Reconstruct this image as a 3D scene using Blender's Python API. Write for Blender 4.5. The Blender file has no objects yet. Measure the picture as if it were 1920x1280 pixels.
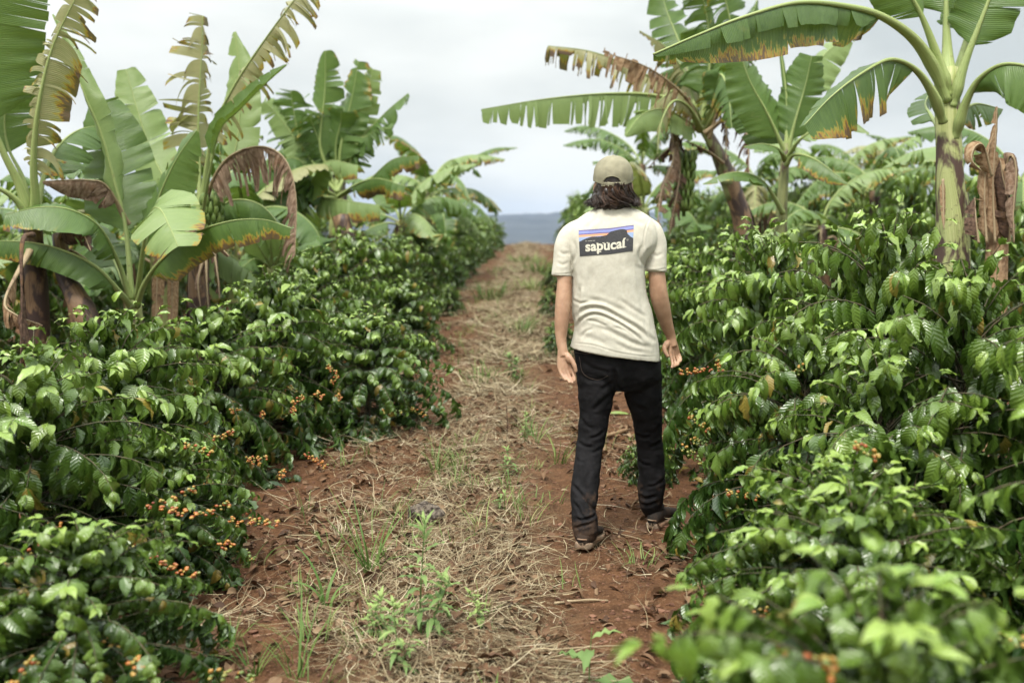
import bpy, bmesh, math, random
import numpy as np
from mathutils import Vector, Matrix, Euler
from mathutils.bvhtree import BVHTree

S = bpy.context.scene
COL = S.collection
R = math.radians
PI = math.pi

# ------------------------------------------------------------ camera
CAMH = 1.47
PITCH = R(6.57)
YAW = R(1.23)
FPX = 1920 * 35.0 / 36.0
cam_d = bpy.data.cameras.new("camera")
cam = bpy.data.objects.new("camera", cam_d)
COL.objects.link(cam)
cam.location = (0, 0, CAMH)
cam.rotation_euler = (PI / 2 - PITCH, 0, YAW)
cam_d.lens = 35.0
cam_d.sensor_width = 36.0
cam_d.clip_start = 0.05
cam_d.clip_end = 20000
cam_d.dof.use_dof = True
cam_d.dof.focus_distance = 4.6
cam_d.dof.aperture_fstop = 1.9
S.camera = cam

# ------------------------------------------------------------ light
SUN_ELEV, SUN_ROT = R(62), R(200)
w = bpy.data.worlds.new("World")
S.world = w
w.use_nodes = True
nt = w.node_tree
for n in list(nt.nodes):
    nt.nodes.remove(n)


def N(nt, t, **kw):
    n = nt.nodes.new(t)
    for k, v in kw.items():
        if k.startswith("i_"):
            n.inputs[k[2:].replace("_", " ")].default_value = v
        elif k.startswith("n_"):
            n.inputs[int(k[2:])].default_value = v
        else:
            setattr(n, k, v)
    return n


def L(nt, a, b):
    nt.links.new(a, b)


sky = N(nt, "ShaderNodeTexSky", sky_type="NISHITA", sun_disc=False, sun_elevation=SUN_ELEV, sun_rotation=SUN_ROT,
        air_density=1.5, dust_density=5.0)
hsv = N(nt, "ShaderNodeHueSaturation", i_Saturation=0.08, i_Value=1.0)
L(nt, sky.outputs[0], hsv.inputs["Color"])
tc = N(nt, "ShaderNodeTexCoord")
sep = N(nt, "ShaderNodeSeparateXYZ")
L(nt, tc.outputs["Generated"], sep.inputs[0])
mp = N(nt, "ShaderNodeMapping")
mp.inputs["Scale"].default_value = (1.0, 1.0, 3.2)
mp.inputs["Location"].default_value = (0.35, 0.1, 0.12)
L(nt, tc.outputs["Generated"], mp.inputs[0])
nz = N(nt, "ShaderNodeTexNoise", i_Scale=1.9, i_Detail=5.0, i_Roughness=0.5)
L(nt, mp.outputs[0], nz.inputs["Vector"])
cr = N(nt, "ShaderNodeValToRGB")
cr.color_ramp.elements[0].position = 0.36
cr.color_ramp.elements[0].color = (0.575, 0.63, 0.625, 1)
cr.color_ramp.elements[1].position = 0.60
cr.color_ramp.elements[1].color = (0.98, 1.005, 0.96, 1)
L(nt, nz.outputs["Fac"], cr.inputs[0])
# overcast sky: about three times as bright overhead as at the horizon
mr = N(nt, "ShaderNodeMapRange", n_1=0.18, n_2=1.0, n_3=1.0, n_4=2.9)
L(nt, sep.outputs["Z"], mr.inputs[0])
cm = N(nt, "ShaderNodeVectorMath", operation="SCALE")
L(nt, cr.outputs[0], cm.inputs[0])
L(nt, mr.outputs[0], cm.inputs["Scale"])
sc1 = N(nt, "ShaderNodeVectorMath", operation="SCALE")
sc1.inputs["Scale"].default_value = 6.2
L(nt, cm.outputs[0], sc1.inputs[0])
mixw = N(nt, "ShaderNodeMix", data_type="RGBA", n_0=0.85)
L(nt, hsv.outputs[0], mixw.inputs[6])
L(nt, sc1.outputs[0], mixw.inputs[7])
bg = N(nt, "ShaderNodeBackground", i_Strength=0.10)
L(nt, mixw.outputs[2], bg.inputs[0])
wo = N(nt, "ShaderNodeOutputWorld")
L(nt, bg.outputs[0], wo.inputs[0])

sun_d = bpy.data.lights.new("sun", "SUN")
sun_d.energy = 2.4
sun_d.angle = R(18)
sun_d.color = (1.0, 0.955, 0.88)
sun = bpy.data.objects.new("sun", sun_d)
COL.objects.link(sun)
# direction the light comes from (behind and left of the camera, high)
sd = Vector((math.sin(SUN_ROT) * math.cos(SUN_ELEV), math.cos(SUN_ROT) * math.cos(SUN_ELEV), math.sin(SUN_ELEV)))
sun.rotation_euler = sd.to_track_quat("Z", "Y").to_euler()

S.view_settings.view_transform = "Standard"
S.view_settings.look = "None"
S.view_settings.exposure = 0.90
S.view_settings.gamma = 1.0
S.render.engine = "CYCLES"
S.cycles.use_denoising = True
S.cycles.max_bounces = 7
S.cycles.diffuse_bounces = 2
S.cycles.glossy_bounces = 2
S.cycles.transmission_bounces = 3
S.cycles.transparent_max_bounces = 6
S.cycles.caustics_reflective = False
S.cycles.caustics_refractive = False
S.cycles.sample_clamp_indirect = 6.0
S.cycles.use_adaptive_sampling = True
S.cycles.adaptive_threshold = 0.02

# ------------------------------------------------------------ helpers
CF = Vector((-math.sin(YAW) * math.cos(PITCH), math.cos(YAW) * math.cos(PITCH), -math.sin(PITCH)))
CR = Vector((math.cos(YAW), math.sin(YAW), 0))
CU = CR.cross(CF)


def ray(px, py):
    return CF + CR * ((px - 960) / FPX) + CU * ((640 - py) / FPX)


def P(px, py, d):
    """world point seen at photo pixel (px, py) at distance d along the view axis"""
    return Vector((0, 0, CAMH)) + ray(px, py) * d


def PY(px, py, y):
    r = ray(px, py)
    return Vector((0, 0, CAMH)) + r * (y / r.y)


def PX(px, py, x):
    r = ray(px, py)
    return Vector((0, 0, CAMH)) + r * (x / r.x)


def hsh(i):
    i = (i.astype(np.int64) * 374761393) & 0xFFFFFFFF
    i = ((i ^ (i >> 13)) * 1274126177) & 0xFFFFFFFF
    return ((i ^ (i >> 16)) & 0xFFFFFF) / float(0xFFFFFF)


def vnoise(p, seed=0):
    """value noise 0..1 at points p (N,3)"""
    p = np.asarray(p, float)
    f = np.floor(p)
    t = p - f
    t = t * t * (3 - 2 * t)
    f = f.astype(np.int64)
    r = np.zeros(len(p))
    for dx in (0, 1):
        wx = t[:, 0] if dx else 1 - t[:, 0]
        for dy in (0, 1):
            wy = t[:, 1] if dy else 1 - t[:, 1]
            for dz in (0, 1):
                wz = t[:, 2] if dz else 1 - t[:, 2]
                h = hsh((f[:, 0] + dx) * 73856093 ^ (f[:, 1] + dy) * 19349663 ^ (f[:, 2] + dz) * 83492791 ^ (seed * 9973 + 17))
                r += wx * wy * wz * h
    return r


def fbm(p, oct=4, seed=0):
    a, s, r = 1.0, 0.0, 0.0
    p = np.asarray(p, float)
    for k in range(oct):
        r = r + a * (vnoise(p * (2 ** k), seed + k) - 0.5)
        a *= 0.5
    return r


def mesh_from(name, verts, faces, mats=None, uv=None, col=None, smooth=True, mat_idx=None):
    """numpy mesh; faces (M,k) array or list of arrays; uv and col per vertex"""
    verts = np.asarray(verts, np.float32).reshape(-1, 3)
    fl = faces if isinstance(faces, list) else [faces]
    fl = [np.asarray(f, np.int32) for f in fl if len(f)]
    me = bpy.data.meshes.new(name)
    me.vertices.add(len(verts))
    me.vertices.foreach_set("co", verts.ravel())
    nl = sum(f.size for f in fl)
    npoly = sum(len(f) for f in fl)
    me.loops.add(nl)
    me.polygons.add(npoly)
    vi = np.concatenate([f.ravel() for f in fl])
    me.loops.foreach_set("vertex_index", vi)
    cnt = np.concatenate([np.full(len(f), f.shape[1], np.int32) for f in fl])
    st = np.concatenate([[0], np.cumsum(cnt)[:-1]]).astype(np.int32)
    me.polygons.foreach_set("loop_start", st)
    me.polygons.foreach_set("loop_total", cnt)
    me.polygons.foreach_set("use_smooth", np.full(npoly, smooth, bool))
    if mat_idx is not None:
        me.polygons.foreach_set("material_index", np.asarray(mat_idx, np.int32))
    me.update(calc_edges=True)
    if uv is not None:
        l = me.uv_layers.new(name="UVMap")
        l.data.foreach_set("uv", np.asarray(uv, np.float32)[vi].ravel())
    if col is not None:
        c = np.ones((len(verts), 4), np.float32)
        col = np.asarray(col, np.float32)
        c[:, :col.shape[1]] = col
        a = me.color_attributes.new("col", "FLOAT_COLOR", "POINT")
        a.data.foreach_set("color", c.ravel())
    if mats is not None:
        for m in (mats if isinstance(mats, (list, tuple)) else [mats]):
            me.materials.append(m)
    return me


def obj(name, me, parent=None, loc=None):
    o = bpy.data.objects.new(name, me)
    COL.objects.link(o)
    if parent is not None:
        o.parent = parent
    if loc is not None:
        o.location = loc
    return o


def tag(o, label=None, cat=None, group=None, kind=None):
    if label: o["label"] = label
    if cat: o["category"] = cat
    if group: o["group"] = group
    if kind: o["kind"] = kind
    return o


def thing(name, label, cat, loc=(0, 0, 0), rz=0, group=None):
    o = bpy.data.objects.new(name, None)
    COL.objects.link(o)
    o.empty_display_size = 0.1
    o.location = loc
    o.rotation_euler = (0, 0, rz)
    return tag(o, label, cat, group)


class Acc:
    """collects pieces of one mesh"""

    def __init__(s):
        s.v, s.f, s.uv, s.c, s.n = [], [], [], [], 0

    def add(s, v, f, uv=None, c=None):
        v = np.asarray(v, float).reshape(-1, 3)
        s.v.append(v)
        for q in (f if isinstance(f, list) else [f]):
            s.f.append(np.asarray(q, int) + s.n)
        s.uv.append(np.zeros((len(v), 2)) if uv is None else np.asarray(uv))
        cc = np.zeros((len(v), 4))
        if c is not None:
            c = np.asarray(c, float)
            cc[:, :c.shape[-1]] = c
        s.c.append(cc)
        s.n += len(v)

    def mesh(s, name, mats, smooth=True, off=None):
        v = np.concatenate(s.v)
        if off is not None:
            v = v - np.asarray(off)
        q = [f for f in s.f if f.shape[1] == 4]
        t = [f for f in s.f if f.shape[1] == 3]
        fl = []
        if q: fl.append(np.concatenate(q))
        if t: fl.append(np.concatenate(t))
        return mesh_from(name, v, fl, mats, np.concatenate(s.uv), np.concatenate(s.c), smooth)


def spline(pts, n, closed=False):
    """Catmull-Rom through pts, n samples, roughly even in length"""
    p = np.array([list(q) for q in pts], float)
    if len(p) == 2:
        t = np.linspace(0, 1, n)[:, None]
        return p[0] * (1 - t) + p[1] * t
    e = np.vstack([2 * p[0] - p[1], p, 2 * p[-1] - p[-2]])
    out = []
    for i in range(len(p) - 1):
        t = np.linspace(0, 1, 24, endpoint=(i == len(p) - 2))[:, None]
        a, b, c, d = e[i], e[i + 1], e[i + 2], e[i + 3]
        out.append(0.5 * ((2 * b) + (-a + c) * t + (2 * a - 5 * b + 4 * c - d) * t ** 2 + (-a + 3 * b - 3 * c + d) * t ** 3))
    o = np.vstack(out)
    s = np.concatenate([[0], np.cumsum(np.linalg.norm(np.diff(o, axis=0), axis=1))])
    u = np.linspace(0, s[-1], n)
    return np.stack([np.interp(u, s, o[:, k]) for k in range(3)], 1)


def nrmz(v):
    return v / np.maximum(np.linalg.norm(v, axis=-1, keepdims=True), 1e-9)


def tube(c, r, k=8, cap=True, ref=(0, 0, 1), sq=1.0, c0=None):
    """tube along points c (n,3) with radii r (n) ; returns v, [faces], uv"""
    c = np.asarray(c, float)
    n = len(c)
    r = np.broadcast_to(np.asarray(r, float), (n,))
    T = nrmz(np.gradient(c, axis=0))
    A = np.zeros_like(T)
    a = np.cross(T[0], ref)
    if np.linalg.norm(a) < 0.05: a = np.cross(T[0], (1, 0, 0))
    for i in range(n):
        a = a - T[i] * np.dot(a, T[i])
        a = a / max(np.linalg.norm(a), 1e-9)
        A[i] = a
    B = np.cross(T, A)
    th = np.linspace(0, 2 * PI, k, endpoint=False)
    v = c[:, None] + r[:, None, None] * (np.cos(th)[None, :, None] * A[:, None] + sq * np.sin(th)[None, :, None] * B[:, None])
    v = v.reshape(-1, 3)
    i = np.arange(n - 1)[:, None] * k
    j = np.arange(k)[None]
    j2 = (j + 1) % k
    q = np.stack([i + j, i + j2, i + k + j2, i + k + j], -1).reshape(-1, 4)
    uv = np.stack(np.broadcast_arrays(np.linspace(0, 1, n)[:, None], (th / (2 * PI))[None]), -1).reshape(-1, 2)
    fs = [q]
    if cap:
        v = np.vstack([v, c[0] - T[0] * r[0] * 0.3, c[-1] + T[-1] * r[-1] * 0.3])
        uv = np.vstack([uv, [0, 0], [1, 0]])
        jj = np.arange(k)
        t1 = np.stack([np.full(k, n * k), (jj + 1) % k, jj], 1)
        t2 = np.stack([np.full(k, n * k + 1), (n - 1) * k + jj, (n - 1) * k + (jj + 1) % k], 1)
        fs.append(np.vstack([t1, t2]))
    return v, fs, uv


# ------------------------------------------------------------ materials
def new_mat(name):
    m = bpy.data.materials.new(name)
    m.use_nodes = True
    nt = m.node_tree
    for n in list(nt.nodes): nt.nodes.remove(n)
    out = N(nt, "ShaderNodeOutputMaterial")
    b = N(nt, "ShaderNodeBsdfPrincipled")
    L(nt, b.outputs[0], out.inputs[0])
    return m, nt, b, out


def mixc(nt, fac, a, b):
    m = N(nt, "ShaderNodeMix", data_type="RGBA")
    for k, x in ((0, fac), (6, a), (7, b)):
        if isinstance(x, (int, float)): m.inputs[k].default_value = x
        elif isinstance(x, tuple): m.inputs[k].default_value = (*x, 1) if len(x) == 3 else x
        else: L(nt, x, m.inputs[k])
    return m.outputs[2]


def math_n(nt, op, a, b=None, c=None, clamp=False):
    m = N(nt, "ShaderNodeMath", operation=op, use_clamp=clamp)
    for k, x in enumerate((a, b, c)):
        if x is None: continue
        if isinstance(x, (int, float)): m.inputs[k].default_value = x
        else: L(nt, x, m.inputs[k])
    return m.outputs[0]


def noise_n(nt, scale, detail=4, rough=0.55, vec=None, out="Fac", dist=0.0):
    n = N(nt, "ShaderNodeTexNoise", i_Scale=scale, i_Detail=detail, i_Roughness=rough, i_Distortion=dist)
    if vec is not None: L(nt, vec, n.inputs["Vector"])
    return n.outputs[out]


def smooth_n(nt, v, a, b):
    m = N(nt, "ShaderNodeMapRange", interpolation_type="SMOOTHSTEP", n_1=a, n_2=b)
    L(nt, v, m.inputs[0])
    return m.outputs[0]


def bump_n(nt, h, strength, dist, bsdfs):
    b = N(nt, "ShaderNodeBump", i_Strength=strength, i_Distance=dist)
    L(nt, h, b.inputs["Height"])
    for s in bsdfs: L(nt, b.outputs[0], s.inputs["Normal"])
    return b.outputs[0]


def coord(nt, kind="Object", scale=None):
    t = N(nt, "ShaderNodeTexCoord")
    o = t.outputs[kind]
    if scale is not None:
        m = N(nt, "ShaderNodeMapping")
        m.inputs["Scale"].default_value = scale
        L(nt, o, m.inputs[0])
        o = m.outputs[0]
    return o


def colattr(nt):
    a = N(nt, "ShaderNodeVertexColor", layer_name="col")
    s = N(nt, "ShaderNodeSeparateColor")
    L(nt, a.outputs[0], s.inputs[0])
    return s.outputs


def leaf_shader(nt, b, out, col, trans_gain=1.6, tfac=0.3):
    """principled + translucent for thin leaves"""
    L(nt, col, b.inputs["Base Color"])
    tr = N(nt, "ShaderNodeBsdfTranslucent")
    g = mixc(nt, 0.35, col, (0.25, 0.42, 0.03))
    L(nt, g, tr.inputs[0])
    m = N(nt, "ShaderNodeMixShader", n_0=tfac)
    L(nt, b.outputs[0], m.inputs[1])
    L(nt, tr.outputs[0], m.inputs[2])
    L(nt, m.outputs[0], out.inputs[0])
    return tr


def mat_coffee():
    m, nt, b, out = new_mat("coffee_leaf")
    c = colattr(nt)          # r tint young, g random, b fade to yellow/brown
    uvn = N(nt, "ShaderNodeUVMap", uv_map="UVMap")
    sp = N(nt, "ShaderNodeSeparateXYZ")
    L(nt, uvn.outputs[0], sp.inputs[0])
    u, v = sp.outputs[0], sp.outputs[1]     # u along, v across -1..1
    av = math_n(nt, "ABSOLUTE", v)
    # side veins sweep to the tip
    ph = math_n(nt, "MULTIPLY_ADD", av, -0.16, u)
    wv = math_n(nt, "SINE", math_n(nt, "MULTIPLY", ph, 2 * PI * 9))
    vein = smooth_n(nt, wv, 0.75, 1.0)
    mid = math_n(nt, "LESS_THAN", av, 0.05)
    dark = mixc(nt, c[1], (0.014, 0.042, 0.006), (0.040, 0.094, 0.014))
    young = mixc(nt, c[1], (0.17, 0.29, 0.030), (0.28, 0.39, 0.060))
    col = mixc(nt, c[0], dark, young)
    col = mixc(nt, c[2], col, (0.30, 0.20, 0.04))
    col = mixc(nt, math_n(nt, "MULTIPLY", math_n(nt, "MAXIMUM", math_n(nt, "MULTIPLY", vein, 0.15), mid), 0.35), col, (0.10, 0.17, 0.04))
    geo = N(nt, "ShaderNodeNewGeometry")
    col = mixc(nt, math_n(nt, "MULTIPLY", geo.outputs["Backfacing"], 0.45), col, (0.075, 0.14, 0.03))
    sp_n = noise_n(nt, 60, 3, 0.6, coord(nt))
    col = mixc(nt, smooth_n(nt, sp_n, 0.68, 0.75), col, (0.09, 0.06, 0.02))
    b.inputs["Roughness"].default_value = 0.30
    b.inputs["Specular IOR Level"].default_value = 0.85
    tr = leaf_shader(nt, b, out, col, tfac=0.11)
    bump_n(nt, wv, 0.45, 0.0012, [b, tr])
    return m


def mat_simple(name, col, rough=0.7, var=None, scale=20, bump=0.0, bdist=0.002, kind="Object", stretch=None, spec=0.3):
    m, nt, b, out = new_mat(name)
    n = noise_n(nt, scale, 5, 0.6, coord(nt, kind, stretch))
    if var is not None:
        r = smooth_n(nt, n, 0.35, 0.65)
        L(nt, mixc(nt, r, col, var), b.inputs["Base Color"])
    else:
        b.inputs["Base Color"].default_value = (*col, 1)
    b.inputs["Roughness"].default_value = rough
    b.inputs["Specular IOR Level"].default_value = spec
    if bump: bump_n(nt, n, bump, bdist, [b])
    return m


def mat_tinted(name, ramp, rough=0.7, spec=0.3, tfac=0.0, bump=0):
    """colour from the per-vertex attribute r through a ramp"""
    m, nt, b, out = new_mat(name)
    c = colattr(nt)
    r = N(nt, "ShaderNodeValToRGB")
    el = r.color_ramp.elements
    while len(el) < len(ramp): el.new(0.5)
    for e, (p, q) in zip(el, ramp):
        e.position = p
        e.color = (*q, 1)
    L(nt, c[0], r.inputs[0])
    L(nt, r.outputs[0], b.inputs["Base Color"])
    b.inputs["Roughness"].default_value = rough
    b.inputs["Specular IOR Level"].default_value = spec
    if tfac:
        tr = N(nt, "ShaderNodeBsdfTranslucent")
        L(nt, r.outputs[0], tr.inputs[0])
        mx = N(nt, "ShaderNodeMixShader", n_0=tfac)
        L(nt, b.outputs[0], mx.inputs[1]); L(nt, tr.outputs[0], mx.inputs[2]); L(nt, mx.outputs[0], out.inputs[0])
    if bump: bump_n(nt, noise_n(nt, 300, 3, 0.6, coord(nt)), bump, 0.001, [b])
    return m


M_COF = mat_coffee()
M_TWIG = mat_simple("coffee_twig", (0.10, 0.075, 0.045), 0.8, (0.05, 0.06, 0.03), 30)
M_BERRY = mat_tinted("coffee_cherry", [(0.0, (0.12, 0.17, 0.04)), (0.3, (0.34, 0.25, 0.06)), (0.5, (0.38, 0.16, 0.03)), (0.75, (0.28, 0.075, 0.02)), (1.0, (0.16, 0.03, 0.012))], 0.3, 0.5)


def mat_soil():
    m, nt, b, out = new_mat("red_soil")
    co = coord(nt, "Object")
    sp = N(nt, "ShaderNodeSeparateXYZ")
    L(nt, co, sp.inputs[0])
    x, y = sp.outputs[0], sp.outputs[1]
    n1 = noise_n(nt, 1.7, 6, 0.6, co)
    n2 = noise_n(nt, 14, 6, 0.65, co)
    n3 = noise_n(nt, 90, 4, 0.7, co)
    col = mixc(nt, smooth_n(nt, n2, 0.3, 0.7), (0.052, 0.0245, 0.0115), (0.132, 0.064, 0.031))
    col = mixc(nt, smooth_n(nt, n3, 0.52, 0.72), col, (0.20, 0.115, 0.065))
    # straw-strewn middle of the path
    dx = math_n(nt, "ABSOLUTE", math_n(nt, "ADD", x, 0.28))
    wob = math_n(nt, "MULTIPLY_ADD", n1, 0.9, -0.45)
    mid = math_n(nt, "SUBTRACT", 1.0, smooth_n(nt, math_n(nt, "ADD", dx, wob), 0.15, 0.6), clamp=True)
    fiber = noise_n(nt, 55, 3, 0.8, coord(nt, "Object", (1.0, 0.35, 1.0)), dist=1.5)
    straw = mixc(nt, smooth_n(nt, fiber, 0.4, 0.62), (0.06, 0.034, 0.02), (0.20, 0.135, 0.075))
    col = mixc(nt, math_n(nt, "MULTIPLY", mid, math_n(nt, "MULTIPLY_ADD", smooth_n(nt, y, 7, 18), 0.3, 0.62)), col, straw)
    # open ground away from the rows: dull dry grass
    side = smooth_n(nt, math_n(nt, "ABSOLUTE", x), 7, 16)
    far = smooth_n(nt, y, 45, 110)
    field = mixc(nt, smooth_n(nt, n1, 0.35, 0.65), (0.16, 0.17, 0.06), (0.30, 0.24, 0.12))
    col = mixc(nt, math_n(nt, "MAXIMUM", side, far), col, field)
    fld2 = mixc(nt, smooth_n(nt, noise_n(nt, 0.003, 3, 0.5, co), 0.4, 0.6), (0.05, 0.09, 0.035), (0.14, 0.15, 0.06))
    col = mixc(nt, smooth_n(nt, y, 300, 900), col, fld2)
    L(nt, col, b.inputs["Base Color"])
    b.inputs["Roughness"].default_value = 0.92
    b.inputs["Specular IOR Level"].default_value = 0.15
    h = math_n(nt, "MULTIPLY_ADD", n3, 0.35, n2)
    bump_n(nt, h, 0.8, 0.03, [b])
    return m


M_SOIL = mat_soil()


# ------------------------------------------------------------ terrain
def gz_base(y):
    y = np.asarray(y, float)
    z = np.where(y < 5, 0, 0.0255 * (y - 5))
    z = np.where(y > 34, 0.7395 + 0.0255 * (y - 34) - 0.0045 * (y - 34) ** 2, z)
    # beyond the crest the ground falls away towards the valley
    y2 = 45.0
    z2 = 0.7395 + 0.0255 * 11 - 0.0045 * 121
    s2 = 0.0255 - 0.009 * 11
    z = np.where(y > y2, z2 + s2 * (y - y2), z)
    fl = -60.0
    return np.maximum(z, fl)


def gz(x, y, detail=True):
    x = np.asarray(x, float); y = np.asarray(y, float)
    z = gz_base(y)
    # the middle of the path stands a little proud, wheel tracks a little low
    near = np.exp(-((x + 0.3) / 0.42) ** 2) * 0.045
    p = np.stack([x, y, np.zeros_like(x)], -1).reshape(-1, 3)
    lump = (fbm(p * 1.3, 3, 5) * 0.07).reshape(x.shape)
    z = z + (near + lump) * (np.abs(x) < 12) * (y < 60)
    if detail:
        fine = (fbm(p * 9.0, 3, 9) * 0.030).reshape(x.shape)
        z = z + fine * (np.abs(x) < 2.2) * (y < 14)
    return z


def gzp(x, y):
    return float(gz(np.array([x]), np.array([y]))[0])


def build_ground():
    def sp(a, b, st):
        return np.arange(a, b, st)
    xs = np.concatenate([-np.geomspace(5500, 3.2, 40), sp(-3.0, -1.8, 0.1), sp(-1.8, 1.2, 0.03), sp(1.2, 3.0, 0.1), np.geomspace(3.2, 5500, 40)])
    ys = np.concatenate([-np.geomspace(400, 1.5, 16), sp(-1, 1.8, 0.15), sp(1.8, 8, 0.03), sp(8, 16, 0.08), sp(16, 50, 0.4), np.geomspace(50, 12000, 60)])
    X, Y = np.meshgrid(xs, ys)
    Z = gz(X, Y)
    v = np.stack([X, Y, Z], -1).reshape(-1, 3)
    ny, nx = X.shape
    i = np.arange(ny - 1)[:, None] * nx
    j = np.arange(nx - 1)[None]
    f = np.stack([i + j, i + j + 1, i + nx + j + 1, i + nx + j], -1).reshape(-1, 4)
    o = obj("ground", mesh_from("ground", v, f, M_SOIL))
    tag(o, "red brown soil path strewn with dry straw between coffee rows", kind="structure")


build_ground()


def build_hills():
    m, nt, b, out = new_mat("hill_forest_haze_tint")
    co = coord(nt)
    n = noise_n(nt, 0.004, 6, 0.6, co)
    L(nt, mixc(nt, smooth_n(nt, n, 0.35, 0.65), (0.022, 0.032, 0.040), (0.042, 0.052, 0.058)), b.inputs["Base Color"])  # forest green shifted to blue: some of the distance haze is painted in
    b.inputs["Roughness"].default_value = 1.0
    xs = np.concatenate([np.linspace(-5000, -500, 70), np.linspace(-480, 700, 120), np.linspace(720, 5000, 70)])
    ys = np.linspace(2600, 6400, 40)
    X, Y = np.meshgrid(xs, ys)
    t = (Y - 2600) / 3800
    prof = np.sin(np.clip(t * 1.25, 0, 1) * PI / 2) ** 1.3
    crest = 84 + 12 * np.exp(-((X - 60) / 420) ** 2) + 16 * np.sin(X / 900 + 0.4) + 0.035 * np.clip(X, -300, 500) + 16 * fbm(np.stack([X / 75, Y * 0 + 5, Y * 0], -1).reshape(-1, 3), 3, 13).reshape(X.shape) + 50 * fbm(np.stack([X / 700, Y * 0 + 1, Y * 0], -1).reshape(-1, 3), 4, 3).reshape(X.shape)
    Z = -62 + prof * (crest + 62) * (0.92 + 0.16 * fbm(np.stack([X / 300, Y / 300, Y * 0], -1).reshape(-1, 3), 4, 8).reshape(X.shape))
    v = np.stack([X, Y, Z], -1).reshape(-1, 3)
    ny, nx = X.shape
    i = np.arange(ny - 1)[:, None] * nx
    j = np.arange(nx - 1)[None]
    f = np.stack([i + j, i + j + 1, i + nx + j + 1, i + nx + j], -1).reshape(-1, 4)
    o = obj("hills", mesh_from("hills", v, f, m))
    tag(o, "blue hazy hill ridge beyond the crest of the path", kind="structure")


build_hills()
# ------------------------------------------------------------ coffee bushes
def leaf_batch(rng, base, d, nrm, Ln, W, curl, fold, wave, tint, nt_, ns_, sharp=0.75):
    """many elliptical drooping wavy-edged leaves; arrays over leaves"""
    n = len(base)
    t = np.linspace(0, 1, nt_)
    s = np.linspace(-1, 1, ns_)
    d = nrmz(d)
    side = nrmz(np.cross(nrm, d))
    up = np.cross(d, side)
    ang = -curl[:, None] * t[None] ** 1.3
    dt = 1.0 / (nt_ - 1)
    cx = np.cumsum(np.cos(ang), 1) * dt; cx = cx - cx[:, :1]
    cz = np.cumsum(np.sin(ang), 1) * dt; cz = cz - cz[:, :1]
    wp = np.sin(PI * np.clip(t, 0, 1) ** sharp) ** 0.9 * (1 - 0.62 * t ** 2.4)
    wp[0] = 0.03; wp[-1] = 0.0
    ph = rng.random(n) * 6.28
    kw = rng.uniform(3.2, 5.0, n)
    v = np.zeros((n, nt_, ns_, 3))
    wv = wave[:, None, None] * np.sin(2 * PI * kw[:, None, None] * t[None, :, None] + ph[:, None, None] + 1.3 * np.sign(s)[None, None]) * (np.abs(s) ** 2)[None, None]
    wv = wv * np.sin(PI * np.clip(t, 0.02, 0.98))[None, :, None] ** 0.4
    lat = s[None, None] * wp[None, :, None] * W[:, None, None] * 0.5
    hz = np.abs(lat) * np.tan(fold)[:, None, None] + wv * W[:, None, None]
    # local frame follows the curl
    ca, sa = np.cos(ang)[:, :, None], np.sin(ang)[:, :, None]
    X = cx[:, :, None] * Ln[:, None, None] - sa * hz
    Z = cz[:, :, None] * Ln[:, None, None] + ca * hz
    v = base[:, None, None] + X[..., None] * d[:, None, None] + lat[..., None] * side[:, None, None] + Z[..., None] * up[:, None, None]
    uv = np.broadcast_to(np.stack(np.meshgrid(t, s, indexing="ij"), -1)[None], (n, nt_, ns_, 2)).reshape(-1, 2)
    per = nt_ * ns_
    i = np.arange(nt_ - 1)[:, None] * ns_
    j = np.arange(ns_ - 1)[None]
    f = np.stack([i + j, i + ns_ + j, i + ns_ + j + 1, i + j + 1], -1).reshape(-1, 4)
    F = (np.arange(n)[:, None, None] * per + f[None]).reshape(-1, 4)
    c = np.repeat(tint, per, 0)
    return v.reshape(-1, 3), F, uv, c


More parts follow.
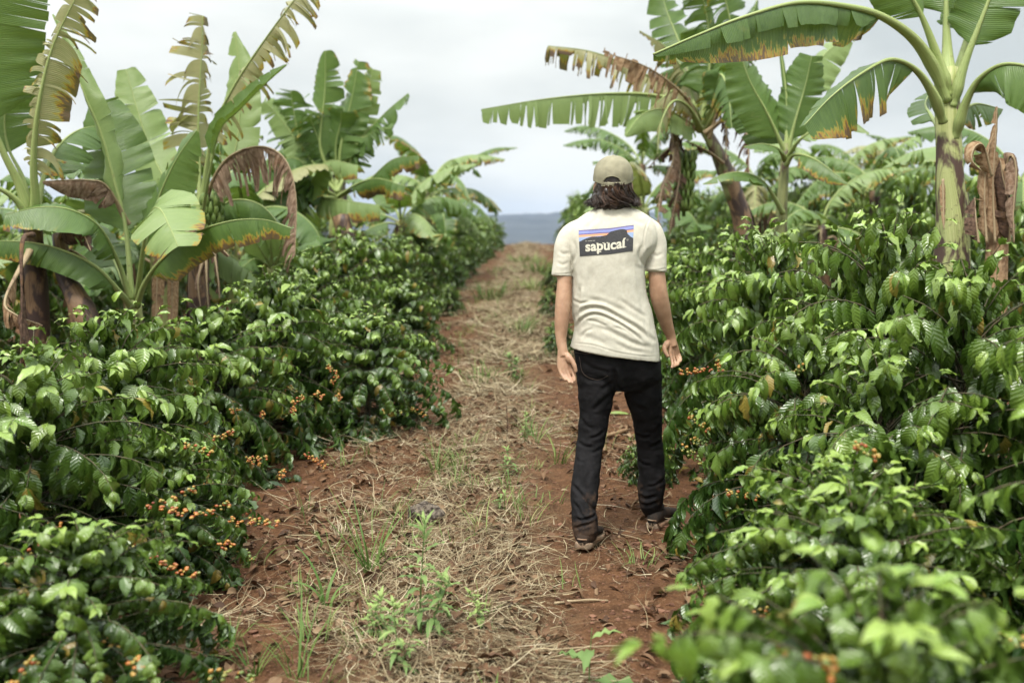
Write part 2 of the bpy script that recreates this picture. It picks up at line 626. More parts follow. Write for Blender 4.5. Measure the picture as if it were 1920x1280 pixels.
def coffee_mesh(seed, H=1.25, Rd=0.82, nbr=95, near=True, leaf=0.125, skirt=1.0):
    """returns foliage mesh, branch mesh, and outer branch paths"""
    rng = np.random.default_rng(seed)
    B, D, Nn, Ls, Ws, Cu, Fo, Wa, Ti = [], [], [], [], [], [], [], [], []
    br = Acc()
    stem = spline([(0, 0, -0.05), (rng.normal(0, .02), rng.normal(0, .02), H * .45), (rng.normal(0, .04), rng.normal(0, .04), H * .93)], 8)
    v, f, uv = tube(stem, np.linspace(0.022, 0.006, 8), 6)
    br.add(v, f, uv)
    paths = []
    step = 0.044 if near else 0.062
    for k in range(nbr):
        q = (k + rng.random() * 0.8) / nbr
        top = q > 0.86
        h = (0.05 + 0.90 * q ** 0.95) * H
        az = k * 2.39996 + rng.normal(0, .4)
        prof = Rd * (0.80 * skirt + 0.20 * math.sin(min(q * 1.6, 1) * PI)) * (1 - 0.42 * max(0, q - 0.35) ** 1.5 * 2.0) * rng.uniform(.66, 1.16)
        el = 0.15 + 1.05 * q ** 1.4 + rng.normal(0, .24)
        if top: el += 0.25; prof *= 0.75
        n = max(5, int(prof * 1.15 / step))
        st = prof * 1.12 / n
        p = np.array([stem[min(7, int(q * 7))][0], stem[min(7, int(q * 7))][1], h])
        pts = [p.copy()]
        a = el
        az2 = az
        for i in range(n):
            a -= (0.9 + 0.5 * rng.random()) * st * (1.2 + 1.6 * (i / n))
            az2 += rng.normal(0, .05)
            p = p + st * np.array([math.cos(a) * math.cos(az2), math.cos(a) * math.sin(az2), math.sin(a)])
            if p[2] < 0.03: p[2] = 0.03 + rng.random() * 0.03
            pts.append(p.copy())
        pts = np.array(pts)
        paths.append(pts)
        v, f, uv = tube(pts[::2] if len(pts) > 5 else pts, np.linspace(0.005, 0.0018, len(pts[::2] if len(pts) > 5 else pts)), 4, cap=False)
        br.add(v, f, uv)
        T = nrmz(np.gradient(pts, axis=0))
        i0 = int(len(pts) * 0.30)
        for i in range(i0, len(pts)):
            tt = T[i]
            hs = np.cross((0, 0, 1), tt); hs /= max(np.linalg.norm(hs), 1e-6)
            tipn = (i - i0) / max(1, len(pts) - 1 - i0)
            sides = (-1, 1)
            for sgn in sides:
                if rng.random() < 0.06: continue
                down = rng.uniform(.6, 2.2) * (1.0 - 0.45 * (tipn > .85))
                dd = tt * rng.uniform(.3, .7) + hs * sgn * rng.uniform(.35, .8) + np.array([0, 0, -down]) + rng.normal(0, .16, 3)
                if i == len(pts) - 1: dd = tt + hs * sgn * .35 + np.array([0, 0, -.1])
                up = np.array([0, 0, .9]) + tt * 1.0 + hs * sgn * .35 + rng.normal(0, .30, 3)
                B.append(pts[i]); D.append(dd); Nn.append(up)
                sz = leaf * rng.uniform(.78, 1.22) * (1.0 - 0.38 * (tipn > .88)) * (1 if q < .8 else .9)
                Ls.append(sz); Ws.append(sz * rng.uniform(.34, .45))
                Cu.append(rng.uniform(.6, 2.1)); Fo.append(rng.uniform(.05, .6)); Wa.append(rng.uniform(.07, .19))
                hz = pts[i][2] / H
                agev = rng.random()
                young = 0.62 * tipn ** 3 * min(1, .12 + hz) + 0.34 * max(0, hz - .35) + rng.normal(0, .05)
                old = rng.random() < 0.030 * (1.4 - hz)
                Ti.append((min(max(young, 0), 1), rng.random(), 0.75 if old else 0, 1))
    a = [np.array(q) for q in (B, D, Nn, Ls, Ws, Cu, Fo, Wa, Ti)]
    nt_, ns_ = (8, 5) if near else (4, 3)
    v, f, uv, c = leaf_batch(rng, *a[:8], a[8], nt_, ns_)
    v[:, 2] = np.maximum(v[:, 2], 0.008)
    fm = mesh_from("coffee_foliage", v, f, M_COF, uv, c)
    bm_ = br.mesh("coffee_branches", M_TWIG)
    return fm, bm_, paths, H, Rd


def berry_mesh(seed, n=26, length=0.16, ripe=0.5, sub=1, rad=0.0056):
    rng = np.random.default_rng(seed)
    bm = bmesh.new()
    bmesh.ops.create_icosphere(bm, subdivisions=2, radius=1.0)
    sv = np.array([v.co[:] for v in bm.verts]); sf = np.array([[v.index for v in f.verts] for f in bm.faces])
    bm.free()
    A = Acc()
    nodes = max(2, int(length / 0.035))
    for k in range(n):
        nd = rng.integers(nodes)
        a = rng.random() * 6.28
        r = rng.uniform(.008, .016)
        p = np.array([nd * 0.035 + rng.normal(0, .005), r * math.cos(a), r * math.sin(a)])
        v = sv * rad * rng.uniform(.8, 1.15) * np.array([1.15, 1, 1]) + p
        A.add(v, sf, c=np.tile([np.clip(ripe + rng.normal(0, .24), 0, 1), 0, 0, 1], (len(v), 1)))
    return A.mesh("berry_cluster", M_BERRY)


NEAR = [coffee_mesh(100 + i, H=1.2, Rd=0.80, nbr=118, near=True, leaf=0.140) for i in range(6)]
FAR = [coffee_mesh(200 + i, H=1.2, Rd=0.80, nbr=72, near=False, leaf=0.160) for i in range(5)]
BERRIES = [berry_mesh(10 + i, n=[18, 26, 34, 14, 24][i], length=[.10, .15, .2, .08, .14][i], ripe=[.55, .45, .6, .35, .15][i]) for i in range(5)]


def bush(x, y, H, label, group, near=True, var=0, rz=0.0, s=1.0, berries=None, tilt=(0, 0), zoff=0.0):
    src = (NEAR if near else FAR)[var % (len(NEAR) if near else len(FAR))]
    z = float(gz(np.array([x]), np.array([y]), False)[0]) - 0.015 + zoff
    o = thing("coffee_bush", label, "bush", (x, y, z), rz, group)
    o.rotation_euler = (tilt[0], tilt[1], rz)
    k = H / (src[3] * 1.08)
    o.scale = (s, s, k)
    obj("foliage", src[0], o)
    obj("branches", src[1], o)
    return o


def add_berries(o, pts, rng):
    """berry clusters at world points, as parts of bush o"""
    inv = Matrix.LocRotScale(o.location, o.rotation_euler, o.scale).inverted()
    for (p, k, az) in pts:
        b = obj("berry_cluster", BERRIES[k], o)
        mw = Matrix.Translation(p) @ Euler((rng.uniform(-.3, .3), rng.uniform(.1, .7), az)).to_matrix().to_4x4()
        b.matrix_basis = inv @ mw


rngB = np.random.default_rng(7)
BUSHES = []

_u = ["first", "second", "third", "fourth", "fifth", "sixth", "seventh", "eighth", "ninth", "tenth", "eleventh", "twelfth",
      "thirteenth", "fourteenth", "fifteenth", "sixteenth", "seventeenth", "eighteenth", "nineteenth", "twentieth"]
ORD = ["nearest"] + _u[1:] + ["twenty-" + q for q in _u[:9]] + ["thirtieth"] + ["thirty-" + q for q in _u[:9]] + ["fortieth"] + ["forty-" + q for q in _u[:9]] + ["fiftieth"] + ["fifty-" + q for q in _u[:9]]


def row(x0, y0, y1, step, H0, hfun, label_fmt, far_label, group, near_to=9.0, jx=0.11, named=20, wid=1.0):
    y = y0
    k = 0
    out = []
    while y < y1:
        near = y < near_to
        xx = x0(y) if callable(x0) else x0
        H = H0 * hfun(y) * rngB.uniform(.88, 1.12)
        lab = label_fmt.format(ORD[min(k, len(ORD) - 1)])
        o = bush(xx + rngB.normal(0, jx), y, H, lab, group, near, int(rngB.integers(10)), rngB.uniform(0, 6.28), wid * rngB.uniform(.84, 1.02))
        out.append(o)
        BUSHES.append(o)
        y += step * rngB.uniform(.9, 1.1) * (1.0 if y < 14 else 1.12)
        k += 1
    return out


def hl(y):
    return float(np.interp(y, [0.7, 2, 3.2, 4.2, 7, 13, 20, 36], [.74, .84, .94, 1.04, 1.04, 1.16, 1.12, .98]))


def hr(y):
    return float(np.interp(y, [4.5, 5.2, 6.2, 8.5, 13, 20, 36], [1.32, 1.28, 1.26, 1.10, 1.25, 1.45, 1.6]))


LEFT1 = row(lambda y: float(np.interp(y, [0, 4, 10, 20, 36], [-1.84, -1.93, -1.93, -1.82, -1.60])), 0.75, 37, 0.72, 1.0, hl,
            "{} coffee bush from the camera in the row left of the path", "small distant coffee bush in the row left of the path",
            "coffee bushes in the row left of the path")
GL, GRR = "coffee bushes in the row left of the path", "coffee bushes in the row right of the path"
for (x, y, H, s_, v_, lab) in [(-1.20, 7.0, .80, .92, 3, "low coffee bush that bulges from the left row onto the path"), (-1.36, 2.85, .56, .70, 1, "low spreading coffee bush at the foot of the near left row"),
                              (-1.62, 4.1, .62, .68, 4, "low leafy coffee bush with orange cherries at the edge of the left row"), (-1.35, 10.2, .80, .82, 2, "coffee bush skirt bulging from the left row in the middle distance")]:
    BUSHES.append(bush(x, y, H, lab, GL, True, v_, rngB.uniform(0, 6), s_))
NEARR = [(1.12, 4.15, 1.06, .82, 3, "leafy coffee bush that touches the man's right hand and hides his right thigh"),
         (0.57, 1.64, .82, .92, 0, "blurred low coffee bush at the very bottom right corner"), (1.75, 1.75, .98, .9, 5, "blurred coffee bush at the right edge close to the camera"),
         (1.62, 2.3, 1.12, .95, 3, "blurred bright-tipped coffee bush at the right, nearly as high as the camera"), (0.92, 2.75, .72, .80, 1, "low coffee bush in front of the blurred bright-tipped one"),
         (1.95, 3.05, 1.46, 1.0, 2, "tall coffee bush at the right edge with its top near the big green banana stem"), (0.98, 3.05, .74, .82, 4, "low bulging coffee bush on the right just before the man"), (1.30, 3.65, .98, .84, 2, "rounded coffee bush right of the man's feet"),
         (1.62, 3.75, 1.30, .95, 5, "full coffee bush right of the man, second in height"), (1.55, 4.4, 1.45, .95, 0, "tall rounded coffee bush right beside the man's right arm")]
for (x, y, H, s_, v_, lab) in NEARR:
    BUSHES.append(bush(x, y, H, lab, GRR, True, v_, rngB.uniform(0, 6), s_))
RIGHT1 = row(lambda y: float(np.interp(y, [4, 6, 12, 36], [1.55, 1.5, 1.42, 1.62])), 5.05, 37, 0.72, 1.0, hr,
             "{} coffee bush beyond the walking man in the row right of the path", "small distant coffee bush in the row beyond the walking man",
             GRR, wid=1.0)

# clusters of cherries: photo pixel, distance, kind
def clusters(lst, seed):
    rng = np.random.default_rng(seed)
    for (px, py, d, k) in lst:
        p = P(px, py, d + .08)
        o = min(BUSHES, key=lambda b: (b.location.x - p.x) ** 2 + (b.location.y - p.y) ** 2)
        add_berries(o, [(p, k, rng.uniform(0, 6.28))], rng)


clusters([(285, 945, 3.45, 2), (362, 918, 3.6, 1), (425, 945, 3.75, 1), (470, 975, 3.8, 1), (430, 1020, 3.6, 0), (290, 1045, 3.3, 2),
          (435, 810, 4.2, 1), (350, 835, 4.0, 1), (575, 850, 4.7, 2), (530, 885, 4.6, 0), (565, 745, 5.2, 1), (595, 738, 5.2, 0),
          (550, 768, 5.1, 0), (615, 687, 5.6, 1), (205, 1205, 2.9, 4), (215, 1215, 2.9, 4), (1285, 840, 4.2, 4), (1300, 825, 4.25, 4), (1295, 780, 4.3, 1), (1330, 690, 4.4, 2), (1345, 680, 4.4, 1),
          (1370, 745, 4.2, 0), (1490, 770, 4.0, 4), (1505, 765, 4.0, 4), (1610, 835, 2.9, 1), (1555, 1245, 1.55, 1), (1545, 1262, 1.55, 0), (1500, 690, 4.0, 4)], 3)


# more clusters half hidden along the inner branches
rngC = np.random.default_rng(91)
for o in list(BUSHES):
    if o.location.y > 8.5: continue
    left = o.location.x < 0
    for q in range(4 if left else 1):
        az = (0 if left else PI) + rngC.normal(-.5 if left else .5, .7)
        r = .8 * o.scale[0] * rngC.uniform(.62, .86)
        H_ = 1.25 * o.scale[2]
        p = Vector((o.location.x + r * math.cos(az), o.location.y + r * math.sin(az), o.location.z + H_ * rngC.uniform(.18, .62)))
        add_berries(o, [(p, int(rngC.choice([0, 1, 3, 4] if left else [3, 4, 4, 1])), rngC.uniform(0, 6.28))], rngC)
# ------------------------------------------------------------ banana plants
def mat_banana(name, ga, gb, under, rough=0.36, tfac=0.27):
    m, nt, b, out = new_mat(name)
    c = colattr(nt)          # r burn amount, g tint, b random
    uvn = N(nt, "ShaderNodeUVMap", uv_map="UVMap")
    sp = N(nt, "ShaderNodeSeparateXYZ")
    L(nt, uvn.outputs[0], sp.inputs[0])
    u, v = sp.outputs[0], sp.outputs[1]     # u metres along, v 0 midrib..1 edge
    wv = math_n(nt, "SINE", math_n(nt, "MULTIPLY", u, 2 * PI * 85))
    st = N(nt, "ShaderNodeMapping"); st.inputs["Scale"].default_value = (45, 2.2, 1)
    L(nt, uvn.outputs[0], st.inputs[0])
    streak = noise_n(nt, 1.0, 4, 0.6, st.outputs[0])
    blot = noise_n(nt, 5.0, 5, 0.65, coord(nt))
    col = mixc(nt, c[1], ga, gb)
    col = mixc(nt, smooth_n(nt, streak, 0.3, 0.7), mixc(nt, 0.35, col, ga), mixc(nt, 0.55, col, gb))
    col = mixc(nt, math_n(nt, "MULTIPLY", smooth_n(nt, blot, 0.62, 0.74), 0.35), col, (0.30, 0.27, 0.09))
    geo = N(nt, "ShaderNodeNewGeometry")
    col = mixc(nt, math_n(nt, "MULTIPLY", geo.outputs["Backfacing"], 0.5), col, under)
    # burnt margin
    e = math_n(nt, "ADD", math_n(nt, "MULTIPLY_ADD", streak, 1.3, -0.65), math_n(nt, "MULTIPLY_ADD", blot, 1.3, -0.65))
    k = math_n(nt, "ADD", math_n(nt, "ADD", v, e), math_n(nt, "MULTIPLY", c[0], 1.0))
    y1 = smooth_n(nt, k, 1.00, 1.12)
    y2 = smooth_n(nt, k, 1.13, 1.18)
    y3 = smooth_n(nt, k, 1.20, 1.28)
    has = smooth_n(nt, c[0], 0.02, 0.08)
    col = mixc(nt, math_n(nt, "MULTIPLY", y1, has), col, (0.33, 0.29, 0.05))
    col = mixc(nt, math_n(nt, "MULTIPLY", y2, has), col, (0.36, 0.19, 0.03))
    col = mixc(nt, math_n(nt, "MULTIPLY", y3, has), col, (0.12, 0.07, 0.045))
    b.inputs["Roughness"].default_value = rough
    b.inputs["Specular IOR Level"].default_value = 0.45
    L(nt, col, b.inputs["Base Color"])
    tr = N(nt, "ShaderNodeBsdfTranslucent")
    L(nt, mixc(nt, 0.4, col, (0.30, 0.42, 0.05)), tr.inputs[0])
    m2 = N(nt, "ShaderNodeMixShader", n_0=tfac)
    L(nt, b.outputs[0], m2.inputs[1]); L(nt, tr.outputs[0], m2.inputs[2]); L(nt, m2.outputs[0], out.inputs[0])
    h = math_n(nt, "MULTIPLY_ADD", streak, 1.5, math_n(nt, "MULTIPLY", wv, 0.35))
    bump_n(nt, h, 0.45, 0.004, [b, tr])
    return m


M_BAN = mat_banana("banana_blade", (0.018, 0.066, 0.010), (0.12, 0.21, 0.035), (0.11, 0.18, 0.05))
M_BANPALE = mat_banana("pale_banana_blade", (0.10, 0.19, 0.04), (0.23, 0.32, 0.10), (0.24, 0.32, 0.13))
M_BANYEL = mat_banana("withering_banana_blade", (0.17, 0.21, 0.06), (0.35, 0.32, 0.15), (0.36, 0.34, 0.19))


def mat_dead(name, a, b_, c_):
    m, nt, b, out = new_mat(name)
    uvn = N(nt, "ShaderNodeUVMap", uv_map="UVMap")
    st = N(nt, "ShaderNodeMapping"); st.inputs["Scale"].default_value = (40, 3, 1)
    L(nt, uvn.outputs[0], st.inputs[0])
    s1 = noise_n(nt, 1.0, 4, 0.65, st.outputs[0])
    s2 = noise_n(nt, 7.0, 4, 0.6, coord(nt))
    col = mixc(nt, smooth_n(nt, s1, 0.35, 0.65), a, b_)
    col = mixc(nt, smooth_n(nt, s2, 0.55, 0.75), col, c_)
    L(nt, col, b.inputs["Base Color"])
    b.inputs["Roughness"].default_value = 0.8
    b.inputs["Specular IOR Level"].default_value = 0.15
    tr = N(nt, "ShaderNodeBsdfTranslucent")
    L(nt, col, tr.inputs[0])
    m2 = N(nt, "ShaderNodeMixShader", n_0=0.15)
    L(nt, b.outputs[0], m2.inputs[1]); L(nt, tr.outputs[0], m2.inputs[2]); L(nt, m2.outputs[0], out.inputs[0])
    bump_n(nt, s1, 0.8, 0.008, [b])
    return m


M_DEAD = mat_dead("dead_leaf", (0.14, 0.085, 0.055), (0.33, 0.235, 0.17), (0.20, 0.10, 0.05))
M_DEADDK = mat_dead("dark_dead_leaf", (0.06, 0.038, 0.028), (0.16, 0.10, 0.07), (0.22, 0.12, 0.05))
M_DEADTAN = mat_dead("tan_dead_sheath", (0.22, 0.13, 0.07), (0.40, 0.28, 0.17), (0.10, 0.055, 0.035))


def mat_stem(name, a, b_, brown, amount=0.5):
    m, nt, b, out = new_mat(name)
    uvn = N(nt, "ShaderNodeUVMap", uv_map="UVMap")
    st = N(nt, "ShaderNodeMapping"); st.inputs["Scale"].default_value = (3.0, 26, 1)
    L(nt, uvn.outputs[0], st.inputs[0])
    s1 = noise_n(nt, 1.0, 4, 0.6, st.outputs[0])
    s2 = noise_n(nt, 6.5, 6, 0.6, coord(nt, "Object", (1, 1, 0.45)), dist=0.6)
    s3 = noise_n(nt, 45, 3, 0.6, coord(nt))
    col = mixc(nt, smooth_n(nt, s1, 0.3, 0.7), a, b_)
    col = mixc(nt, smooth_n(nt, s2, 0.72 - 0.3 * amount, 0.80 - 0.3 * amount), col, brown)
    col = mixc(nt, math_n(nt, "MULTIPLY", smooth_n(nt, s3, 0.63, 0.7), 0.5), col, brown)
    L(nt, col, b.inputs["Base Color"])
    b.inputs["Roughness"].default_value = 0.5
    b.inputs["Specular IOR Level"].default_value = 0.35
    bump_n(nt, math_n(nt, "MULTIPLY_ADD", s3, 0.2, s1), 0.4, 0.01, [b])
    return m


M_STEM = mat_stem("banana_stem", (0.26, 0.30, 0.10), (0.42, 0.44, 0.20), (0.075, 0.045, 0.035), 0.74)
M_STEMBR = mat_stem("brown_banana_stem", (0.12, 0.07, 0.04), (0.24, 0.15, 0.08), (0.05, 0.03, 0.025), 0.9)
M_STEMOL = mat_stem("olive_banana_stem", (0.11, 0.13, 0.045), (0.24, 0.25, 0.10), (0.07, 0.045, 0.03), 0.8)
M_RIB = mat_stem("leaf_midrib", (0.22, 0.29, 0.09), (0.34, 0.40, 0.16), (0.14, 0.09, 0.05), 0.1)
M_RIBDRY = mat_stem("dry_midrib", (0.30, 0.22, 0.13), (0.36, 0.28, 0.17), (0.14, 0.08, 0.05), 0.5)
M_FRUIT = mat_simple("green_banana", (0.075, 0.13, 0.025), 0.5, (0.13, 0.18, 0.045), 14)


def banana_blade(rng, c, nrm0, nrm1, W, start=0.12, tears=6, gap=0.08, dl=0.25, dr=0.25, curl=0.5, sd=0.15, burn=0.0,
                 burnl=None, burnr=None, tint=0.5, grav=0.0, wl=1.0, wr=1.0, ragged=0.05, sweep=0.18, tip=0.9, wavy=0.03, M=6, burntip=0.0):
    gap = min(.95, gap * 1.5) if tears > 14 else gap
    tears = int(tears * 1.5) if tears > 14 else tears
    """c: midrib samples. Returns Acc with blade halves cut into ribbons by tears."""
    A = Acc()
    n = len(c)
    T = nrmz(np.gradient(c, axis=0))
    s = np.concatenate([[0], np.cumsum(np.linalg.norm(np.diff(c, axis=0), axis=1))])
    Ltot = s[-1]
    u = s / Ltot
    q = u[:, None]
    Nr = np.asarray(nrm0, float)[None] * (1 - q) + np.asarray(nrm1, float)[None] * q
    Nr = nrmz(Nr - T * np.sum(T * Nr, 1, keepdims=True))
    Sd = np.cross(T, Nr)

    def at(arr, x):
        x = np.clip(x, 0, 1)
        return np.stack([np.interp(x, u, arr[:, k]) for k in range(3)], -1)

    def wid(x):
        t = np.clip((x - start) / (1 - start), 0, 1)
        return W * np.minimum(1, (t / 0.10)) ** 0.5 * (1 - (np.clip((t - 0.35) / 0.65, 0, 1)) ** 2.2 * tip) * (t < 1.001)

    for sg, dd, wk, bn in ((-1, dl, wl, burnl), (1, dr, wr, burnr)):
        if wk <= 0: continue
        bb = burn if bn is None else bn
        cuts = np.cumsum(rng.gamma(.7, 1, tears + 1)); cuts = cuts[:-1] / cuts[-1] * (1 - start) + start
        cuts = np.concatenate([[start], cuts, [1.0]])
        for a, b in zip(cuts[:-1], cuts[1:]):
            if b - a < 0.003: continue
            m = max(2, int(math.ceil((b - a) * 46)))
            x = np.linspace(a, b, m + 1)
            ex = rng.normal(0, sd)
            tw = rng.normal(0, sd * .6)
            g = min(0.9, gap * rng.uniform(.3, 1.8)) if tears > 0 else 0
            ln = 1 - ragged * rng.random() * (3.5 if tears > 14 else 2)
            mid = 0.5 * (a + b)
            vs = np.linspace(0, 1, M + 1)
            pos = np.zeros((m + 1, M + 1, 3))
            w0 = wid(x) * wk * ln
            p = at(c, x)
            pos[:, 0] = p
            gr = grav * rng.uniform(.5, 1.6) + (.25 if tears > 14 else 0)
            v0 = rng.uniform(0, .8) if tears > 3 else .1
            if tears > 14 and rng.random() < .3: gr += rng.uniform(.5, 1.6)
            rc = rng.normal(0, .9) if tears > 14 else 0

            def gp(v): return g * (max(0, v - v0) / (1 - v0)) ** 1.2
            wav = (wavy * np.sin(x * 34 + rng.random() * 6) + .07 * np.sin(x * rng.uniform(70, 120) + rng.random() * 6) + .05 * rng.normal(0, 1, len(x))) * (1 if m > 3 else .3)
            for k in range(1, M + 1):
                v = vs[k]
                xx = mid + (x - mid) * (1 - gp(v)) + sweep * v * w0 / Ltot * 0.5
                Sx, Nx, Tx = at(Sd, xx), at(Nr, xx), at(T, xx)
                phi = dd + curl * v + ex * v + wav * v + tw * (x - mid) / max(b - a, 1e-3)
                d = sg * Sx * np.cos(phi)[:, None] - Nx * np.sin(phi)[:, None] + Tx * sweep
                d = nrmz(d)
                if gr > 0:
                    d = nrmz(d + np.array([0, 0, -1.0]) * gr * v ** 1.5 * 1.9 + Tx * (ex * .3 + rc * .35 * v * v))
                shift = at(c, xx) - at(c, mid + (x - mid) * (1 - gp(vs[k - 1])) + sweep * vs[k - 1] * w0 / Ltot * 0.5)
                pos[:, k] = pos[:, k - 1] + d * (w0 / M)[:, None] + shift * (0.9 if gr < .3 else 0.5)
            uv = np.zeros((m + 1, M + 1, 2))
            uv[..., 0] = (x * Ltot)[:, None]
            uv[..., 1] = vs[None]
            ci = np.zeros((m + 1, M + 1, 3))
            ci[..., 0] = np.clip((bb + burntip * np.clip((x - .6) / .4, 0, 1)) * (1 if bb + burntip > 0 else 0) + rng.normal(0, .06) * (bb > 0), 0, 1)[:, None]
            ci[..., 1] = np.clip(tint + rng.normal(0, .10), 0, 1)
            ci[..., 2] = rng.random()
            i = np.arange(m)[:, None] * (M + 1)
            j = np.arange(M)[None]
            if sg > 0:
                f = np.stack([i + j, i + M + 1 + j, i + M + 2 + j, i + j + 1], -1)
            else:
                f = np.stack([i + j, i + j + 1, i + M + 2 + j, i + M + 1 + j], -1)
            A.add(pos.reshape(-1, 3), f.reshape(-1, 4), uv.reshape(-1, 2), ci.reshape(-1, 3))
    return A


def banana_leaf(root, pts, W, nrm=(0, 0, 1), nrm1=None, rb=0.022, rt=0.003, flare=None, mat=None, rib=None, seed=0, n=64, name="leaf", label=None, **kw):
    """pts world midrib from the stem to the tip; root the plant (unrotated, unscaled empty)"""
    rng = np.random.default_rng(seed)
    c = spline(pts, n)
    A = banana_blade(rng, c, nrm, nrm if nrm1 is None else nrm1, W, **kw)
    off = np.array(root.location)
    o = obj(name, A.mesh("banana_leaf_blade", mat or M_BAN, off=off), root)
    if label: o["label"] = label
    t = np.linspace(0, 1, n)
    r = rt + (rb - rt) * (1 - t) ** 1.6 + (rb * .45 if flare is None else flare) * np.exp(-t * 11)
    r = r * np.clip(t / .10, .30 if flare else .8, 1) ** .6
    v, f, uv = tube(c - off, r, 7, sq=0.8)
    R_ = Acc(); R_.add(v, f, uv)
    obj("midrib", R_.mesh("banana_midrib", rib or M_RIB), o)
    return o


def banana_stem(root, pts, r0, r1, mat=None, k=16, seed=0, n=18, sheaths=4, name="stem"):
    rng = np.random.default_rng(seed + 5)
    c = spline(pts, n)
    off = np.array(root.location)
    r = np.linspace(r0, r1, n) * (1 + 0.05 * np.sin(np.linspace(0, 9, n) + rng.random() * 6))
    A = Acc()
    v, f, uv = tube(c - off, r, k)
    # sheath ridges
    nn = n * k
    th = np.tile(np.arange(k), n) * 2 * PI / k
    hh = np.repeat(np.linspace(0, 1, n), k)
    cc = np.repeat(c - off, k, 0)
    rid = 1 + 0.06 * np.sin(th * 3 + hh * 5 + rng.random() * 6) + 0.03 * np.sin(th * 7 - hh * 9)
    v[:nn] = cc + (v[:nn] - cc) * rid[:, None]
    A.add(v, f, uv)
    # overlapping leaf sheaths wrapped half way round
    for q in range(sheaths):
        a0 = rng.random() * 6.28
        h0 = rng.uniform(0.0, .5); h1 = min(1, h0 + rng.uniform(.3, .5))
        ms, ks = 12, 9
        hs = np.linspace(h0, h1, ms)
        cs = np.stack([np.interp(hs, np.linspace(0, 1, n), (c - off)[:, z]) for z in range(3)], -1)
        rs = np.interp(hs, np.linspace(0, 1, n), r) * 1.09 + 0.004
        span = np.linspace(1.9, 0.35, ms)
        g = np.linspace(-1, 1, ks)
        an = a0 + span[:, None] * g[None]
        vv = cs[:, None] + rs[:, None, None] * np.stack([np.cos(an), np.sin(an), np.zeros_like(an)], -1) * (1 + 0.04 * np.abs(g)[None, :, None] * rng.random())
        i = np.arange(ms - 1)[:, None] * ks
        j = np.arange(ks - 1)[None]
        ff = np.stack([i + j, i + j + 1, i + ks + j + 1, i + ks + j], -1).reshape(-1, 4)
        uvv = np.stack(np.broadcast_arrays(hs[:, None], g[None] * .5 + .5), -1).reshape(-1, 2)
        A.add(vv.reshape(-1, 3), ff, uvv)
    return obj(name, A.mesh("banana_pseudostem", mat or M_STEM), root)


def bunch(root, top, length, nh=6, fl=0.16, seed=0, w=0.10):
    """hanging bunch of green bananas"""
    rng = np.random.default_rng(seed)
    off = np.array(root.location)
    top = np.array(top) - off
    A = Acc()
    v, f, uv = tube(np.array([top + (0, 0, 0.1), top, top - (0, 0, length)]), [0.03, 0.03, 0.02], 8)
    A.add(v, f, uv)
    for h in range(nh):
        z = top[2] - length * (h + .4) / nh
        nf = 11
        for k in range(nf):
            a = 2 * PI * (k + .5 * (h % 2)) / nf + rng.normal(0, .08)
            d = np.array([math.cos(a), math.sin(a), 0])
            b = np.array([top[0], top[1], z])
            rr = w * (1 - .35 * h / nh)
            c = spline([b + d * .02, b + d * rr * .8 + (0, 0, .01), b + d * rr * 1.15 + (0, 0, fl * .45), b + d * rr * .95 + (0, 0, fl * .95)], 8)
            v, f, uv = tube(c, np.array([.008, .014, .019, .020, .020, .018, .013, .006]), 6)
            A.add(v, f, uv)
    return obj("fruit_bunch", A.mesh("banana_bunch", M_FRUIT), root)


